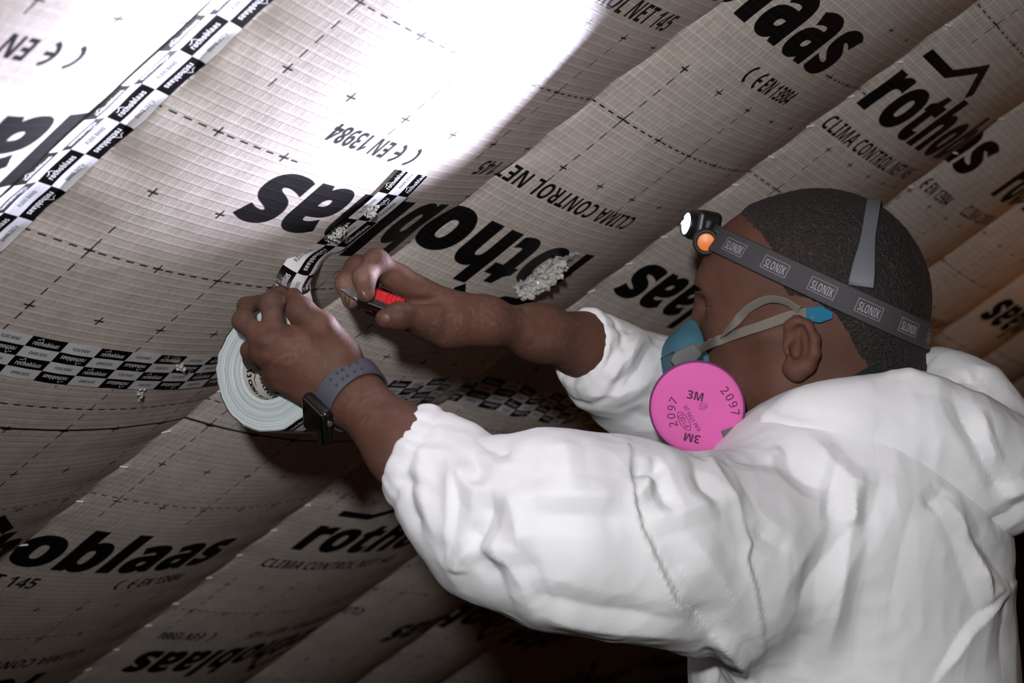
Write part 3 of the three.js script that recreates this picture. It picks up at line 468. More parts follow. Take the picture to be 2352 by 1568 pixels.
// folds of the stiff paper-like cloth, surveyed as lines: [points, height in mm, half width, shape]; r = sharp ridge, v = valley, s = step (raised on the right-hand side of the line)
const z4 = l => l.map(p => [860 + p[0] / 1.807, 700 + p[1] / 1.807]), z5 = l => l.map(p => [1560 + p[0] / 1.99, 780 + p[1] / 1.99]);
const FOLDS = [
  // left sleeve
  [z4([[85, 720], [190, 740], [260, 800]]), 2.5, 16, 'v'], [z4([[100, 590], [190, 612], [320, 625]]), 2.5, 16, 'r'], [z4([[190, 612], [205, 760], [235, 860], [270, 960]]), 3.5, 22, 'r'], [z4([[140, 700], [160, 850], [210, 930]]), 3, 18, 'v'],
  [z4([[330, 700], [335, 800], [325, 930], [320, 1000]]), 6, 34, 's'], [z4([[300, 640], [390, 740], [430, 780], [560, 770]]), 5, 32, 'r'], [z4([[420, 560], [520, 610], [570, 590]]), 5, 24, 'v'], [z4([[400, 600], [430, 700], [420, 760]]), 4, 26, 'v'],
  [z4([[500, 760], [470, 880], [440, 960], [415, 1000]]), 5, 28, 'v'], [z4([[560, 770], [600, 900], [622, 1020]]), 5.5, 34, 'r'], [z4([[622, 1020], [500, 1000], [420, 990]]), 4, 28, 'r'], [z4([[580, 795], [820, 800], [1072, 808]]), 4.5, 34, 'r'], [z4([[600, 860], [850, 870], [1060, 880]]), 3, 36, 'v'],
  [z4([[430, 985], [360, 1060], [350, 1110]]), 5, 24, 'r'], [z4([[430, 1000], [560, 1060], [620, 1160], [660, 1280]]), 4.5, 30, 'r'], [z4([[380, 900], [470, 1060], [540, 1150]]), 3.5, 26, 'v'], [z4([[620, 1020], [640, 1150], [700, 1290]]), 3, 30, 'v'],
  [z4([[770, 550], [800, 640], [820, 800]]), 2.5, 30, 'r'], [z4([[570, 585], [640, 680], [700, 790]]), 2.5, 28, 'v'], [z4([[660, 1200], [900, 1250], [1200, 1290]]), 2.5, 30, 'v'], [z4([[700, 1290], [950, 1330], [1380, 1370]]), 4, 26, 'r'],
  // armhole seam and the folds that meet it
  [z4([[1062, 612], [1072, 800], [1110, 920], [1180, 1070], [1250, 1220], [1390, 1350]]), 7, 26, 's'], [z4([[1120, 900], [1280, 860], [1450, 805]]), 3.5, 30, 'r'], [z4([[1060, 690], [1150, 690], [1195, 660]]), 6, 20, 'v'], [z4([[1150, 690], [1120, 760], [1075, 800]]), 5, 22, 'r'], [z4([[1150, 690], [1200, 780], [1230, 860]]), 4, 20, 'v'],
  [z4([[1390, 1350], [1480, 1440], [1560, 1490]]), 6, 26, 'r'], [z4([[1200, 1000], [1330, 1180], [1450, 1300]]), 3.5, 34, 'v'], [z4([[1290, 940], [1420, 1120], [1520, 1300]]), 3, 36, 'r'],
  // shoulder and back
  [z5([[100, 490], [150, 600], [210, 700], [290, 830]]), 4.5, 26, 'r'], [z5([[60, 560], [110, 680], [190, 760]]), 3.5, 26, 'v'], [z5([[200, 540], [320, 556], [470, 575]]), 3, 18, 'v'], [z5([[400, 560], [440, 530], [470, 500]]), 3, 16, 'r'], [z5([[480, 500], [520, 590], [600, 650], [680, 680]]), 4.5, 26, 'v'],
  [z5([[580, 430], [690, 560], [790, 650], [910, 670]]), 4.5, 28, 'r'], [z5([[710, 570], [695, 700], [688, 840]]), 4, 18, 'v'], [z5([[795, 650], [792, 800], [780, 850]]), 6, 24, 'r'], [z5([[780, 850], [690, 980], [600, 1120], [540, 1240]]), 5, 34, 'v'], [z5([[790, 840], [750, 1000], [710, 1200], [670, 1460]]), 5, 32, 'r'],
  [z5([[280, 830], [320, 930], [300, 1000], [350, 1150], [380, 1300], [395, 1540]]), 4, 22, 's'], [z5([[330, 860], [420, 930], [500, 960]]), 3, 26, 'v'], [z5([[0, 1190], [110, 1290], [210, 1420], [300, 1480]]), 5, 30, 'v'], [z5([[130, 1310], [260, 1420], [310, 1490], [370, 1400]]), 5, 24, 'r'],
  [z5([[910, 640], [900, 760], [840, 900]]), 3, 30, 'v'], [z5([[1120, 770], [1180, 720], [1210, 680]]), 4, 26, 'v'], [z5([[1195, 690], [1290, 860], [1340, 1010], [1400, 1190]]), 5, 26, 'r'], [z5([[1080, 700], [1000, 1000], [950, 1300]]), 2.5, 44, 'v'],
  [z5([[1180, 1540], [1310, 1330], [1500, 1130]]), 9, 30, 's'], [z5([[1500, 1130], [1480, 1300], [1470, 1540]]), 4, 30, 'v'], [z5([[1330, 980], [1400, 1180], [1500, 1110]]), 5, 24, 'r'], [z5([[1300, 860], [1420, 980], [1500, 1110]]), 4, 24, 'v'], [z5([[870, 1000], [820, 1300], [800, 1540]]), 2.5, 40, 'v'], [z5([[560, 1300], [540, 1540]]), 3, 34, 'v'],
  [z5([[100, 1400], [150, 1480], [170, 1580]]), 5, 20, 'v'], [z5([[200, 1440], [280, 1540], [300, 1600]]), 5, 22, 'r'],
  // right sleeve
  [[[1372, 712], [1378, 760], [1385, 800], [1360, 850], [1330, 885]], 3, 16, 'r'], [[[1395, 740], [1470, 760], [1420, 800], [1380, 860]], 4, 20, 'v'], [[[1480, 750], [1440, 820], [1390, 885]], 4, 18, 'r'], [[[1520, 760], [1470, 850], [1420, 900]], 4, 20, 'v'], [[[1340, 900], [1420, 905], [1500, 870]], 4, 20, 'r'], [[[1440, 940], [1480, 960], [1540, 960]], 3, 20, 'v'],
  // hood
  [z5([[380, 340], [540, 380], [640, 400]]), 3, 14, 'v'], [z5([[1000, 180], [1200, 200], [1370, 260]]), 3, 22, 'r'], [z5([[1240, 250], [1330, 420], [1450, 640], [1480, 720]]), 5, 24, 'v'], [z5([[1370, 330], [1400, 460], [1460, 590]]), 4, 16, 'r'], [z5([[1390, 120], [1350, 200], [1280, 190]]), 4, 20, 'v'], [z5([[1480, 720], [1560, 690], [1600, 660]]), 4, 20, 'r'], [z5([[1400, 830], [1500, 800], [1590, 730]]), 3, 20, 'v'], [z5([[930, 170], [1010, 160], [1100, 180]]), 2.5, 14, 'r'], [z5([[700, 330], [900, 420], [1100, 560]]), 2, 40, 'r'],
];
for (const f of FOLDS) { const xs = f[0].map(p => p[0]), ys = f[0].map(p => p[1]), m = f[2] * 3; f.box = [Math.min(...xs) - m, Math.max(...xs) + m, Math.min(...ys) - m, Math.max(...ys) + m]; }
function foldHeight(x, y) {
  let h = 0;
  for (const [L, A, w, kind, ] of FOLDS) {
    const f = foldHeight.boxOf.get(L); if (x < f[0] || x > f[1] || y < f[2] || y > f[3]) continue;
    let d = 1e9, side = 1, at0 = 0, run = 0; const n = L.length - 1;
    for (let i = 0; i < n; i++) { const [ax, ay] = L[i], ux = L[i + 1][0] - ax, uy = L[i + 1][1] - ay, t = clamp(((x - ax) * ux + (y - ay) * uy) / (ux * ux + uy * uy)), e = Math.hypot(x - ax - t * ux, y - ay - t * uy); if (e < d) { d = e; side = ux * (y - ay) - uy * (x - ax) > 0 ? 1 : -1; at0 = (i + t) / n; } }
    const end = Math.min(1, 0.25 + 3.2 * Math.min(at0, 1 - at0)), t = d / w;
    if (kind === 's') { const c = side * d; h += 0.85 * A * end * lerp(-0.35 * Math.exp(-t * 0.8), Math.exp(-t * 0.55), smooth(-9, 9, c)) * (t < 3 ? 1 - t / 3 : 0); }
    else h += (kind === 'r' ? 1 : -1) * A * end * (t < 1.4 ? (1 - t / 1.4) ** 1.1 : 0) * 1.3;
  }
  return h * 0.001;
}
foldHeight.boxOf = new Map(FOLDS.map(f => [f[0], f.box]));
const CUFFS = [[J([944, 1022, 1.302]), V(0.85, -0.42, 0.1).normalize(), 0.045], [J([1345, 792, 1.54]), dR, 0.05]];
function crumple(g, k = 1) {                                                // moves the cloth along its own normals
  const p = g.attributes.position, n = g.attributes.normal, v = V(0, 0, 0), m = V(0, 0, 0);
  for (let i = 0; i < p.count; i++) {
    v.fromBufferAttribute(p, i); m.fromBufferAttribute(n, i); const [x, y] = px(v), w = smooth(-0.15, 0.3, m.z);
    const rid = (s, z) => 1 - 2 * Math.abs(noise(v.x * s, v.y * s * 0.8, v.z * s + z));
    let d = k * (w * foldHeight(x, y) + 0.0020 * rid(9, 3) + 0.0012 * rid(21, 7) + 0.0005 * rid(55, 9));
    let cf = 0; for (const [c, ax, r] of CUFFS) { const q = v.clone().sub(c), s = q.dot(ax); if (Math.abs(s) < 0.034 && q.length() < r + 0.02) { const e = V(0, 0, 1).addScaledVector(ax, -ax.z).normalize(), o = ax.clone().cross(e), an = Math.atan2(q.dot(o), q.dot(e)); cf += 0.0012 * (1 - Math.abs(s) / 0.034) * (Math.abs(Math.sin(an * 7 + 3 * noise(an * 2, 1, s * 20))) - 0.5) - 0.0022 * Math.exp(-(((s - 0.012) / 0.004) ** 2)); } }
    d += 0; p.setXYZ(i, v.x + m.x * (d + cf), v.y + m.y * (d + cf), v.z + m.z * (d + cf));
  }
  g.computeVertexNormals(); return g;
}
const gSuit = crumple(skin(suitField, V(-0.13, -0.48, -1.86), V(0.52, 0.05, -1.03), 0.0027));
boxUV(gSuit, 0.3);
world(gSuit);
const tyvekBump = dataTex(512, 512, (i, j) => { const n = (s, z) => 1 - Math.abs(noise(i / s, j / s, z)); return 0.5 + 0.25 * (n(60, 1) - 0.6) + 0.18 * (n(26, 2) - 0.6) + 0.04 * noise(i / 3, j / 3, 5); });
const tyvek = std(0xdadadb, 0.7, { bumpMap: tyvekBump, bumpScale: 0.0005, side: THREE.DoubleSide });
const coverall = part('coverall', gSuit, tyvek, person, 'white disposable coverall with elastic cuffs');
const hoodCaps = [
  ...limb([[1768, 968, 1.395], [1860, 962, 1.385], [1960, 970, 1.385], [2080, 1000, 1.40], [2190, 1048, 1.415], [2280, 1095, 1.43], [2350, 1130, 1.45]], [0.007, 0.019, 0.030, 0.047, 0.052, 0.046, 0.030], 0.03),
  ...limb([[2078, 840, 1.55], [2160, 866, 1.53], [2225, 920, 1.50], [2300, 1030, 1.48]], [0.009, 0.018, 0.032, 0.045], 0.03),
  ...limb([[1960, 910, 1.64], [2060, 862, 1.60], [2150, 872, 1.57]], [0.012, 0.012, 0.03], 0.03),
];
const gHood = crumple(skin(blend(hoodCaps), V(0.2, -0.2, -1.72), V(0.56, 0.03, -1.3), 0.0027));
boxUV(gHood, 0.3); world(gHood);
part('hood', gHood, tyvek, coverall);
// ------------------------------------------------------------------ what he wears and holds
const M = {
  rubber: std(0x1b1b1c, 0.55), black: std(0x151515, 0.4), steel: std(0x9a9a98, 0.3, { metalness: 0.9 }), glass: phys(0x050506, 0.06, { clearcoat: 1, clearcoatRoughness: 0.04 }),
  teal: std(0x34606e, 0.8), tealDark: std(0x2a444e, 0.8), bright: std(0x07607d, 0.85), webbing: std(0x6a655b, 0.85), grey: std(0x4a4a4c, 0.6), orange: std(0xe8780f, 0.4), red: std(0xb81216, 0.35), band: std(0x3d3c44, 0.65),
};
const W = v => toWorld(v);
// a strip through points (tripod metres), its width direction per point; thickness t
function strip(pts, across, widths, t, seg = 60) {
  const c = new THREE.CatmullRomCurve3(pts), A = new THREE.CatmullRomCurve3(across); const rows = [];
  for (let i = 0; i <= seg; i++) { const q = i / seg, p = c.getPoint(q), d = c.getTangent(q), a = A.getPoint(q); a.addScaledVector(d, -a.dot(d)).normalize(); const n = a.clone().cross(d).normalize(), k = q * (widths.length - 1), j = Math.min(Math.floor(k), widths.length - 2), w = lerp(widths[j], widths[j + 1], k - j) / 2; rows.push([p, a, n, w]); }
  return bandMesh(rows, t, false);
}
function bandMesh(rows, t, closed) {                                       // rows of [centre, across, normal, half width] -> a strap of thickness t, uv: u along, v across
  const P = [], U = [], I = []; let s = 0;
  rows.forEach(([p, a, n, w], i) => { if (i) s += p.distanceTo(rows[i - 1][0]); for (const [x, y, v] of [[-1, 0.5, 0], [-0.9, 1, 0.03], [-0.3, 1.05, 0.35], [0.3, 1.05, 0.65], [0.9, 1, 0.97], [1, 0.5, 1], [0.9, 0, 0.97], [-0.9, 0, 0.03]]) { const q = p.clone().addScaledVector(a, x * w).addScaledVector(n, y * t); P.push(q.x, q.y, q.z); U.push(s, v); } });
  const m = 8, N = rows.length; for (let i = 0; i < N - 1; i++) for (let j = 0; j < m; j++) { const a = i * m + j, b = i * m + (j + 1) % m, c = a + m, d = b + m; I.push(a, c, b, b, c, d); }
  if (!closed) for (const o of [0, (N - 1) * m]) for (let j = 1; j < m - 1; j++) o ? I.push(o, o + j, o + j + 1) : I.push(o, o + j + 1, o + j);
  const g = new THREE.BufferGeometry(); g.setAttribute('position', new THREE.Float32BufferAttribute(P, 3)); g.setAttribute('uv', new THREE.Float32BufferAttribute(U, 2)); g.setIndex(I); g.computeVertexNormals(); g.userData.length = s; return world(g);
}
const basis = (o, x, y, z) => new THREE.Matrix4().makeBasis(x, y, z).setPosition(o);
function framed(g, o, x, y, z) { return world(g.applyMatrix4(basis(o, x, y, z))); }
const ortho = (z, up) => { const Z = z.clone().normalize(), X = up.clone().cross(Z).normalize(); return [X, Z.clone().cross(X), Z]; };
function lathe(prof, seg = 96) { return new THREE.LatheGeometry(prof.map(p => new THREE.Vector2(p[0], p[1])), seg).rotateX(Math.PI / 2); }   // turned about +z

// --- headlamp
const hatField = (x, y, z) => Math.min(smin(skullField(x, y, z), headField(x, y, z), 0.001) - 0.0042, 1);
function reach(c, d) { let t = 0.2; for (let i = 0; i < 60; i++) { const p = c.clone().addScaledVector(d, t), s = hatField(p.x, p.y, p.z); t -= s * 0.7; if (Math.abs(s) < 1e-5) break; } return c.clone().addScaledVector(d, t); }
const headlamp = thing('headlamp', 'black headlamp with an orange knob, lit, on a lettered elastic strap round the head', 'headlamp');
const bandUp = HU.clone().addScaledVector(HF, -0.314).normalize(), bandF = HF.clone().addScaledVector(HU, 0.314).normalize(), bandC = hp(0, 17, 0);
const ring = []; let arc = 0; const arcs = [];
for (let i = 0; i <= 200; i++) {
  const th = i / 200 * Math.PI * 2, d = bandF.clone().multiplyScalar(Math.cos(th)).addScaledVector(HL, Math.sin(th));
  const lo = reach(bandC.clone().addScaledVector(bandUp, -0.0105), d), hi = reach(bandC.clone().addScaledVector(bandUp, 0.0105), d), c = lo.clone().lerp(hi, 0.5), a = hi.clone().sub(lo).normalize();
  const tan = bandF.clone().multiplyScalar(-Math.sin(th)).addScaledVector(HL, Math.cos(th)), n = tan.clone().cross(a).normalize(); if (n.dot(d) < 0) n.negate();
  if (ring.length) arc += c.distanceTo(ring[ring.length - 1][0]); ring.push([c, a, n, 0.0124]); arcs.push(arc);
}
const marks = [1685, 1778, 1887, 1990].map(x => { for (let i = 1; i < 100; i++) if (px(ring[i][0])[0] > x) return arcs[i]; return 0; });
const bandTex = canvasTex(2048, 96, (g, w, h) => {
  for (let j = 0; j < h; j += 2) for (let i = 0; i < w; i += 2) { const v = 50 + 12 * hash(i, j, 1) + 5 * Math.sin(j * 1.6); g.fillStyle = `rgb(${v},${v - 2},${v})`; g.fillRect(i, j, 2, 2); }
  const L = arc, all = [...marks]; const step = (marks[3] - marks[0]) / 3; for (let s = marks[3] + step; s < L - step * 0.5; s += step) all.push(s); if (marks[0] > step) all.unshift(marks[0] - step);
  g.textAlign = 'center'; g.textBaseline = 'middle';
  for (const s of all) { const x = s / L * w, bw = 0.0245 / L * w, bh = h * 0.5; g.strokeStyle = '#77757a'; g.lineWidth = 3; g.strokeRect(x - bw / 2, h / 2 - bh / 2, bw, bh); g.save(); g.translate(x, h / 2 + 2); g.font = 'bold 46px sans-serif'; const k = (bw - 12) / g.measureText('SLONIK').width; g.scale(k, 0.95); g.fillStyle = '#8d8b90'; g.fillText('SLONIK', 0, 0); g.restore(); }
});
{
  const g = bandMesh(ring, 0.0017, true); const U = g.attributes.uv; for (let i = 0; i < U.count; i++) U.setXY(i, U.getX(i) / arc, 1 - U.getY(i));
  for (let i = 0; i < U.count; i++) U.setY(i, 1 - U.getY(i));
  part('strap', g, std(0xffffff, 0.75, { map: bandTex }), headlamp);
  const top = [];                                                         // the strap over the crown
  for (let i = 0; i <= 60; i++) {
    const th = lerp(-1.5, 1.5, i / 60), d = HU.clone().multiplyScalar(Math.cos(th)).addScaledVector(HL, Math.sin(th)).addScaledVector(HF, -0.06 * Math.abs(Math.sin(th))), c0 = hp(-46, 12, 0), c = reach(c0, d), tan = HU.clone().multiplyScalar(-Math.sin(th)).addScaledVector(HL, Math.cos(th));
    const n = d.clone().normalize(), a = tan.clone().cross(n).normalize(); top.push([c, a, n, 0.0065 + 0.005 * smooth(0.8, 1.5, Math.abs(th))]);
  }
  part('top_strap', bandMesh(top, 0.0016, false), std(0x565a5d, 0.5), headlamp, 'plain grey rubbery strap over the crown');
}
const LN = V(-0.93, 0.16, 0.33).normalize(), LC = J([1575, 513, 1.545]), [LX, LY] = ortho(LN, V(0, 1, 0));
{
  const add = (n, g, m, l) => part(n, g, m, headlamp, l);
  const fr = V(-0.93, 0.2, 0.3), [bx, by, bz] = ortho(bandF, HU);
  const mount = reach(bandC, bandF);
  add('mount', framed(new RoundedBoxGeometry(0.046, 0.03, 0.01, 3, 0.004), mount.clone().addScaledVector(bandF, 0.004), bx, by, bz), M.rubber);
  const [hx, hy, hz] = ortho(LN, V(0.25, 1, 0));
  const body = new RoundedBoxGeometry(0.032, 0.029, 0.026, 4, 0.006);
  const BC = LC.clone().addScaledVector(LN, -0.0185);
  add('housing', framed(body, BC.clone().addScaledVector(hy, 0.001), hx, hy, hz), M.black);
  const neck = [BC.clone().addScaledVector(LN, -0.006), mount.clone().addScaledVector(bandF, 0.006)];
  add('bracket', world(new THREE.TubeGeometry(new THREE.LineCurve3(...neck), 8, 0.0118, 20)), M.black);
  const rib = mergeGeometries([0, 1, 2, 3, 4].map(i => framed(new RoundedBoxGeometry(0.017, 0.0016, 0.0016, 2, 0.0007), BC.clone().addScaledVector(hy, 0.0145).addScaledVector(LN, -0.007 + 0.0033 * i), hx, LN.clone(), hy.clone())));
  add('cooling_fins', rib, M.rubber);
  add('bezel', framed(lathe([[0.0098, -0.012], [0.0118, -0.012], [0.0124, -0.006], [0.0124, -0.001], [0.0116, 0.0004], [0.0108, 0.0004], [0.0104, -0.0012]]), LC, LX, LY, LN), M.black);
  const lens = framed(new THREE.SphereGeometry(0.03, 40, 12, 0, Math.PI * 2, 0, 0.35).rotateX(Math.PI / 2).translate(0, 0, -0.0292), LC, LX, LY, LN);
  add('lamp_lens', lens, std(0xffffff, 0.3, { emissive: 0xf6f4ff, emissiveIntensity: 6 }), 'glowing white lens');
  // the half shield in front of the upper, far half of the lens keeps the beam off the near bay
  const q = V(-0.2, 0.726, -0.658).normalize(), e = q.clone().cross(LN).normalize(), qq = q.clone().addScaledVector(LN, -q.dot(LN)).normalize(), et = e.clone().multiplyScalar(0.991).addScaledVector(qq, -0.132), qt = qq.clone().multiplyScalar(0.991).addScaledVector(e, 0.132);
  add('beam_shield', framed(new RoundedBoxGeometry(0.0125, 0.0034, 0.0005, 2, 0.0002), LC.clone().addScaledVector(LN, 0.0046).addScaledVector(qt, 0.00108), et, qt, LN), M.black);
  const spot = new THREE.SpotLight(0xe2e4ff, LIGHTS.lamp, 0, THREE.MathUtils.degToRad(33), 0.9);
  spot.position.copy(W(LC.clone().addScaledVector(LN, 0.0022))); spot.target.position.copy(W(LC.clone().add(V(-0.57, 0.12, 0.81)))); spot.castShadow = true; spot.shadow.radius = 0.028; scene.add(spot, spot.target);
  // knob
  const KN = V(-0.12, -0.12, 0.985).normalize(), KC = J([1622, 556, 1.515]), [kx, ky] = ortho(KN, V(0, 1, 0));
  const knob = add('knob', framed(lathe([[0, -0.018], [0.0125, -0.018], [0.0128, -0.004], [0.012, 0], [0.0105, 0.001], [0.0092, 0.0004], [0.0088, -0.001], [0, -0.001]]), KC, kx, ky, KN), M.rubber);
  part('knob_cap', framed(lathe([[0.0083, -0.001], [0.0083, 0.0006], [0.0074, 0.0013], [0, 0.0016]]), KC, kx, ky, KN), M.orange, knob, 'orange button');
}
place(headlamp, W(hp(60, 40, 0)));

// --- respirator
const respirator = thing('respirator', 'teal half-mask respirator with a round bright pink filter over nose and mouth', 'respirator');
{
  const mask = blend([[cap(J([1614, 728, 1.555]), J([1588, 800, 1.55]), 0.0085, 0.021), 0.02], [he(92, -78, 0, [34, 38, 37]), 0.02], [cap(J([1560, 800, 1.575]), J([1556, 850, 1.56]), 0.014, 0.02), 0.015], [cap(hp(100, -62, 26), hp(72, -96, 40), 0.016, 0.018), 0.015], [cap(hp(100, -62, -26), hp(72, -96, -40), 0.016, 0.018), 0.015]]);
  const fmask = (x, y, z) => smax(mask(x, y, z), -(headField(x, y, z) - 0.0008), 0.002);
  const g = skin(fmask, J([1580, 900, 1.56]).add(V(-0.06, -0.06, -0.08)), J([1580, 740, 1.56]).add(V(0.07, 0.06, 0.14)), 0.0025); boxUV(g, 0.1);
  part('facepiece', world(g), M.teal, respirator);
  const DN_ = V(-0.12, -0.16, 0.98).normalize(), DC = J([1601, 936, 1.437]), [dx, dy] = ortho(DN_, V(0, 1, 0));
  const filterTex = canvasTex(1024, 1024, (g, w, h) => {
    g.fillStyle = '#cc5c9f'; g.fillRect(0, 0, w, h); const R = rng(4); for (let i = 0; i < 26000; i++) { const v = R(); g.fillStyle = v < 0.5 ? 'rgba(190,40,140,0.10)' : 'rgba(235,120,190,0.10)'; const a = R() * 6.3; g.save(); g.translate(R() * w, R() * h); g.rotate(a); g.fillRect(0, 0, 14, 1.6); g.restore(); }
    for (let i = 0; i < 260; i++) { g.fillStyle = `rgba(90,60,70,${0.05 + 0.12 * R()})`; g.beginPath(); g.arc(R() * w, R() * h, 1 + 3 * R() * R(), 0, 7); g.fill(); }
    g.fillStyle = g.strokeStyle = 'rgba(58,22,48,0.92)'; g.textAlign = 'center'; g.textBaseline = 'middle'; const c = w / 2;
    const txt = (s, x, y, rot, f, a = 0.92) => { g.save(); g.globalAlpha = a; g.translate(c + x, c + y); g.rotate(rot); g.font = f; g.fillText(s, 0, 0); g.restore(); };
    const ringText = (s, r, a0, a1, f) => { [...s].forEach((ch, i) => { const a = lerp(a0, a1, s.length > 1 ? i / (s.length - 1) : 0.5); g.save(); g.translate(c + r * Math.sin(a), c - r * Math.cos(a)); g.rotate(a); g.font = f; g.fillText(ch, 0, 0); g.restore(); }); };
    txt('3M', -15, -146, 0.22, 'bold 132px sans-serif'); txt('3M', -58, 335, Math.PI + 0.22, 'bold 132px sans-serif');
    const arcText = (s, cx, cy, r, a0, a1, f) => [...s].forEach((ch, i) => { const a = lerp(a0, a1, i / (s.length - 1)); g.save(); g.translate(c + cx + r * Math.sin(a), c + cy - r * Math.cos(a)); g.rotate(a); g.font = f; g.fillText(ch, 0, 0); g.restore(); });
    arcText('2097', -90, 130, 520, 0.87, 1.40, '128px sans-serif'); for (const [i, ch] of [...'2097'].entries()) txt(ch, [-262, -284, -280, -258][i], [178, 86, -6, -88][i], [-1.85, -1.6, -1.42, -1.1][i], '124px sans-serif');
    txt('P100', -142, 142, -2.1, '78px sans-serif', 0.8); g.save(); g.globalAlpha = 0.8; g.translate(c - 142, c + 142); g.rotate(-2.1); g.lineWidth = 6; g.beginPath(); g.ellipse(0, 0, 118, 50, 0, 0, 7); g.stroke(); g.restore();
    txt('KIM STPS 26', -54, 108, -2.09, '60px sans-serif', 0.8);
    g.globalAlpha = 0.18; for (let i = 0; i < 160; i++) { const a = R() * 6.3, r = 50 * Math.sqrt(R()); g.fillRect(c + 62 + r * Math.cos(a), c - 30 + r * Math.sin(a), 12, 4); } g.globalAlpha = 1;
  });
  const R = 0.0408, prof = []; for (let i = 0; i <= 20; i++) { const t = i / 20; prof.push([R * t, 0.0042 * Math.sqrt(Math.max(0, 1 - t ** 6)) * (1 - 0.35 * t * t) + 0.001]); } 
  const face = lathe(prof.reverse(), 128); { const p = face.attributes.position, U = face.attributes.uv; for (let i = 0; i < p.count; i++) U.setXY(i, 0.5 + p.getX(i) / (2 * R), 0.5 + p.getY(i) / (2 * R)); face.computeVertexNormals(); }
  const pad = part('filter', framed(face, DC, dx, dy, DN_), std(0xffffff, 0.85, { map: filterTex, bumpMap: filterTex, bumpScale: 0.0006, side: THREE.DoubleSide }), respirator, 'round pink particulate filter printed with black letters');
  part('filter_rim', framed(lathe([[R - 0.0015, 0.0012], [R + 0.001, 0.001], [R + 0.0018, -0.0005], [R + 0.001, -0.0022], [R - 0.001, -0.003]], 128), DC, dx, dy, DN_), std(0x6d2a5c, 0.8), pad, 'pressed purple edge');
  part('filter_back', framed(lathe([[0, -0.0085], [R * 0.6, -0.0085], [R * 0.95, -0.0055], [R, -0.002]], 96), DC, dx, dy, DN_), std(0xd65aa8, 0.85, { side: THREE.DoubleSide }), pad);
  part('filter_mount', framed(lathe([[0, -0.055], [0.015, -0.055], [0.017, -0.02], [0.02, -0.008], [0, -0.008]], 48), DC, dx, dy, DN_), M.tealDark, respirator);
  // harness: webbing, buckle, blue cradle
  const out = V(-0.1, 0.05, 1);
  const skinPt = (x, y, lift) => { let d = 1.40; for (let i = 0; i < 80; i++) { const p = at(x, y, d), s = Math.min(headField(p.x, p.y, p.z), 0.02); d += s * 0.7; if (s < 1e-4) break; } return at(x, y, d - lift); };
  const low = [[1560, 824, 0, 1.468], [1600, 806, 0, 1.468], [1650, 782, 0.004], [1705, 762, 0.004], [1760, 744, 0.004], [1815, 726, 0.004], [1868, 717, 0.005]].map(q => q[3] ? at(q[0], q[1], q[3]) : skinPt(q[0], q[1], q[2]));
  part('strap', strip(low, low.map(() => V(0.3, 1, 0)), [0.009, 0.0095, 0.0095, 0.0095, 0.0115], 0.0013, 80), M.webbing, respirator);
  const upp = [[1590, 812, 0, 1.466], [1632, 788, 0.006], [1680, 748, 0.006], [1725, 706, 0.010], [1765, 688, 0.012], [1800, 692, 0.010], [1835, 712, 0.007]].map(q => q[3] ? at(q[0], q[1], q[3]) : skinPt(q[0], q[1], q[2]));
  part('strap', strip(upp, [V(0.3, 1, 0.1), V(0.5, 1, 0.1), V(0.5, 1, 0.3), V(0.3, 1, 0.8), V(0, 1, 0.9), V(-0.4, 1, 0.8), V(-0.4, 1, 0.4)], [0.009, 0.0085, 0.0085, 0.0085], 0.0013, 80), M.webbing, respirator);
  part('buckle', strip([[1548, 838], [1562, 826], [1588, 812], [1604, 800]].map((q, i) => at(q[0], q[1], 1.463)), [0, 1, 2, 3].map(() => V(0.5, 1, 0)), [0.010, 0.016, 0.016, 0.012], 0.003, 20), M.grey, respirator, 'grey plastic strap buckle');
  const cr = [[1852, 722], [1885, 722], [1912, 724]].map(q => skinPt(q[0], q[1], 0.0055));
  part('cradle', strip(cr, cr.map(() => V(0.1, 1, 0)), [0.012, 0.0155, 0.006], 0.0012, 20), M.bright, respirator, 'bright blue end of the head cradle');
  part('strap', strip([[1660, 1000, 1.43], [1700, 987, 1.43], [1740, 985, 1.425], [1775, 990, 1.42]].map(J), [0, 1, 2, 3].map(() => V(0, 1, 0)), [0.008, 0.008], 0.0012, 20), M.grey, respirator, 'grey neck strap');
  part('clip', strip([[1533, 815], [1546, 840], [1560, 858]].map(q => at(q[0], q[1], 1.49)), [0, 1, 2].map(() => V(1, 0.3, 0)), [0.014, 0.018, 0.016], 0.006, 12), M.tealDark, respirator);
}
place(respirator, W(J([1580, 860, 1.53])));

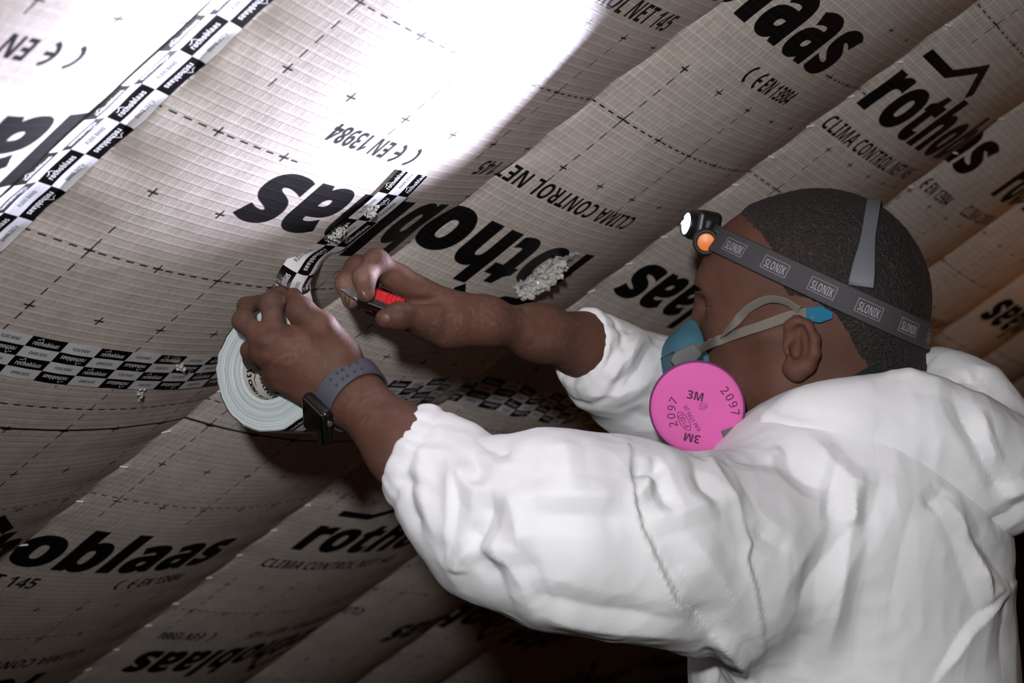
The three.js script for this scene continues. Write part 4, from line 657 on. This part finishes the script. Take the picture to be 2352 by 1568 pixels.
// --- roll of tape in the left hand
const RA = V(-0.42, 0.08, 0.90).normalize(), RC = J([617, 848, 1.388]), [RX, RY] = ortho(RA, V(0, 1, 0));
const roll = thing('tape_roll', 'thick roll of pale blue backed tape held in the left hand', 'tape roll');
{
  const RO = 0.0538, RI = 0.026, WD = 0.06, n = 140, prof = []; const wob = th => 0.0007 * noise(Math.cos(th) * 3, Math.sin(th) * 3, 5) + 0.0007 * noise(Math.cos(th) * 9, Math.sin(th) * 9, 2);
  const lay = dataTex(64, 1024, (i, j) => { const r = j / 1024, v = 0.74 + 0.06 * noise(r * 40, 1, 1) + 0.05 * noise(r * 150, 2, 1) + 0.04 * noise(r * 420, i / 40, 3); return [v * 0.95, v * 1.0, v * 1.0]; }, true);
  const ann = sheet(n, 60, (s, t) => { const th = -s * Math.PI * 2, ro = RO + wob(th) - (t > 0.97 ? 0.0006 : 0), r = lerp(RI, ro, t); return { p: RC.clone().addScaledVector(RX, r * Math.cos(th)).addScaledVector(RY, r * Math.sin(th)).addScaledVector(RA, 0.0003 * noise(t * 30, 1, 1) + 0.0003 * noise(t * 6 + 2, Math.cos(th), Math.sin(th)) - (t > 0.96 ? 0.001 : 0)), u: s * 2, v: t }; });
  part('wound_layers', world(ann), phys(0xffffff, 0.45, { map: lay, bumpMap: lay, bumpScale: 0.0004, side: THREE.DoubleSide }), roll, 'pale blue wound edges of the tape');
  const back = ann.clone(); 
  const wrap = sheet(n, 4, (s, t) => { const th = s * Math.PI * 2, r = RO + wob(th); return { p: RC.clone().addScaledVector(RX, r * Math.cos(th)).addScaledVector(RY, r * Math.sin(th)).addScaledVector(RA, -0.0006 - t * WD), u: s * 2 * Math.PI * RO / (2 * CELL), v: t }; });
  part('outer_wrap', world(wrap), tapeMat, roll, 'checked black and white outer turn');
  const bk = sheet(n, 2, (s, t) => { const th = s * Math.PI * 2, r = lerp(RI, RO, t); return { p: RC.clone().addScaledVector(RX, r * Math.cos(th)).addScaledVector(RY, r * Math.sin(th)).addScaledVector(RA, -WD), u: s * 2, v: t }; });
  part('wound_layers', world(bk), phys(0xffffff, 0.45, { map: lay, side: THREE.DoubleSide }), roll);
  const coreTex = canvasTex(1024, 384, (g, w, h) => { g.fillStyle = '#d9d6d0'; g.fillRect(0, 0, w, h); g.fillStyle = g.strokeStyle = '#151314'; g.font = 'italic bold 74px sans-serif'; for (let j = 0; j < 3; j++) for (let i = 0; i < 3; i++) { const x = 40 + i * 341 + (j % 2) * 150, y = 95 + j * 125; g.fillText('rothoblaas', x % w, y); g.lineWidth = 7; g.beginPath(); g.moveTo(x % w + 40, y - 66); g.lineTo(x % w + 78, y - 66); g.lineTo(x % w + 104, y - 84); g.lineTo(x % w + 128, y - 62); g.stroke(); } });
  const core = sheet(n, 6, (s, t) => { const th = -s * Math.PI * 2; return { p: RC.clone().addScaledVector(RX, RI * Math.cos(th)).addScaledVector(RY, RI * Math.sin(th)).addScaledVector(RA, 0.001 - t * WD), u: s, v: t }; });
  part('core', world(core), std(0xffffff, 0.6, { map: coreTex, side: THREE.DoubleSide }), roll, 'white cardboard core printed with small black words');
  // the free end, pulled off the roof and pinched between thumb and forefinger
  const P0 = [[1.081, -0.466], [1.087, -0.495], [1.088, -0.525], [1.086, -0.552], [1.083, -0.575]].map(([a, b]) => roof(a, b, 0.0014));
  const pts = [...P0, J([690, 646, 1.425]), J([684, 676, 1.398]), J([690, 702, 1.398]), J([676, 724, 1.43])];
  const c = new THREE.CatmullRomCurve3(pts, false, 'centripetal'); let s = 0, last = null;
  const tail = sheet(14, 160, (v, q) => { const p = c.getPointAt(q); if (v === 0) { if (last) s += p.distanceTo(last); last = p; } const e = (v - 0.5) * 0.049, o = p.clone().addScaledVector(DA, e), r = roof(o.dot(DA) / K, o.dot(DB) / K, 0.0014), w = smooth(0.48, 0.62, q); o.lerp(r, 1 - w); o.addScaledVector(DN, w * 14 * e * e); return { p: toWorld(o), u: s / (2 * CELL) + 0.6, v: 0.02 + v * 0.75 }; });
  part('free_end', tail, tapeMat, roll, 'checked free end stuck along the roof');
}
place(roll, W(RC));

// --- wristwatch
const watch = thing('wristwatch', 'black square wristwatch on a perforated dark grey band, left wrist', 'wristwatch');
{
  const ax = dL.clone(), wc = J([808, 918, 1.347]), N = V(-0.62, -0.5, 0.6); N.addScaledVector(ax, -N.dot(ax)).normalize(); const S = N.clone().cross(ax).normalize();
  const limbField = blend(leftArm.slice(0, 3)); const rows = [];
  for (let i = 0; i <= 90; i++) { const th = i / 90 * Math.PI * 2, d = N.clone().multiplyScalar(Math.cos(th)).addScaledVector(S, Math.sin(th)); const R = o => { let t = 0.05; const c = wc.clone().addScaledVector(ax, o); for (let k = 0; k < 40; k++) { const p = c.clone().addScaledVector(d, t); t -= limbField(p.x, p.y, p.z) * 0.8; } return c.addScaledVector(d, t); }; const a = R(-0.007), b = R(0.007), m = a.clone().lerp(b, 0.5), ac = b.clone().sub(a).normalize(); const tn = N.clone().multiplyScalar(-Math.sin(th)).addScaledVector(S, Math.cos(th)); rows.push([m.addScaledVector(d, 0.0008), ac, d.clone().addScaledVector(ac, -d.dot(ac)).normalize(), 0.0095]); }
  part('band', bandMesh(rows, 0.0024, true), M.band, watch, 'dark grey sports band');
  const holes = []; const best = rows.reduce((m, r, i) => r[2].dot(V(0.2, 0.55, 0.8)) > rows[m][2].dot(V(0.2, 0.55, 0.8)) ? i : m, 0);
  for (const i of [-7, -4.3, -1.6, 1.1, 3.8].map(t => (Math.round(best + t) + 90) % 90)) for (const o of [-0.0036, 0.0036]) { const [m, a, n] = rows[i]; holes.push(framed(new THREE.CylinderGeometry(0.0015, 0.0015, 0.0006, 16).rotateX(Math.PI / 2), m.clone().addScaledVector(a, o).addScaledVector(n, 0.00245), ...ortho(n, a))); }
  holes.forEach(h => part('band_hole', h, M.rubber, watch.children[0]));
  const [x, y, z] = [ax.clone(), N.clone().cross(ax).normalize(), N];
  const cc = rows[0][0].clone().addScaledVector(N, 0.0062).addScaledVector(ax, 0.002);
  part('case', framed(new RoundedBoxGeometry(0.033, 0.038, 0.0105, 6, 0.0048), cc, x, y, z), std(0x2c2a29, 0.28, { metalness: 0.75 }), watch, 'dark metal case');
  part('screen', framed(new RoundedBoxGeometry(0.0295, 0.0345, 0.003, 6, 0.0014), cc.clone().addScaledVector(N, 0.0046), x, y, z), M.glass, watch, 'black glass screen');
  part('crown', framed(new THREE.CylinderGeometry(0.0024, 0.0024, 0.002, 24).rotateZ(Math.PI / 2), cc.clone().addScaledVector(ax, 0.0174).addScaledVector(y, 0.008), x, y, z), M.steel, watch);
}
place(watch, W(J([780, 930, 1.34])));

// --- utility knife in the right hand
const knife = thing('utility_knife', 'small red and black utility knife with its blade out, in the right hand', 'knife');
{
  const a = J([779, 666, 1.392]), b = J([915, 718, 1.40]), X = b.clone().sub(a).normalize(), Z0 = V(0.1, 0.35, 0.93), [YX, YY] = [0, 0]; const Y = Z0.clone().cross(X).normalize(), Z = X.clone().cross(Y).normalize();
  const bx = (l, h, t, r, u, v, w) => framed(new RoundedBoxGeometry(l, h, t, 3, r), a.clone().addScaledVector(X, u).addScaledVector(Y, v).addScaledVector(Z, w), X, Y, Z);
  const blade = new THREE.Shape(); blade.moveTo(0, 0.001); blade.lineTo(0.018, -0.004); blade.lineTo(0.03, -0.004); blade.lineTo(0.03, 0.0045); blade.lineTo(0.010, 0.0045); blade.closePath();
  part('blade', framed(new THREE.ExtrudeGeometry(blade, { depth: 0.0006, bevelEnabled: true, bevelSize: 0.0002, bevelThickness: 0.0002, bevelSegments: 1 }), a, X, Y, Z), M.steel, knife, 'steel blade');
  part('blade_holder', bx(0.006, 0.0075, 0.004, 0.001, 0.0165, 0.0005, 0.001), M.steel, knife);
  part('grip', bx(0.034, 0.0075, 0.007, 0.002, 0.034, -0.001, 0.002), M.black, knife, 'black sliding grip');
  const body = part('handle', bx(0.030, 0.018, 0.012, 0.004, 0.043, 0.005, -0.002), M.red, knife, 'red handle with raised ribs');
  for (let i = 0; i < 5; i++) part('rib', bx(0.0016, 0.013, 0.002, 0.0006, 0.0405 + i * 0.0036, 0.006, 0.0042), M.red, body);
  part('clip', world(new THREE.TubeGeometry(new THREE.CatmullRomCurve3([[0.031, 0.012, 0.002], [0.033, 0.0155, 0.002], [0.045, 0.0155, 0.001], [0.058, 0.011, -0.001], [0.06, 0.004, -0.002]].map(q => a.clone().addScaledVector(X, q[0]).addScaledVector(Y, q[1]).addScaledVector(Z, q[2]))), 30, 0.0011, 8)), M.black, knife, 'black wire clip');
}
place(knife, W(J([860, 695, 1.395])));
renderer.render(scene, camera);
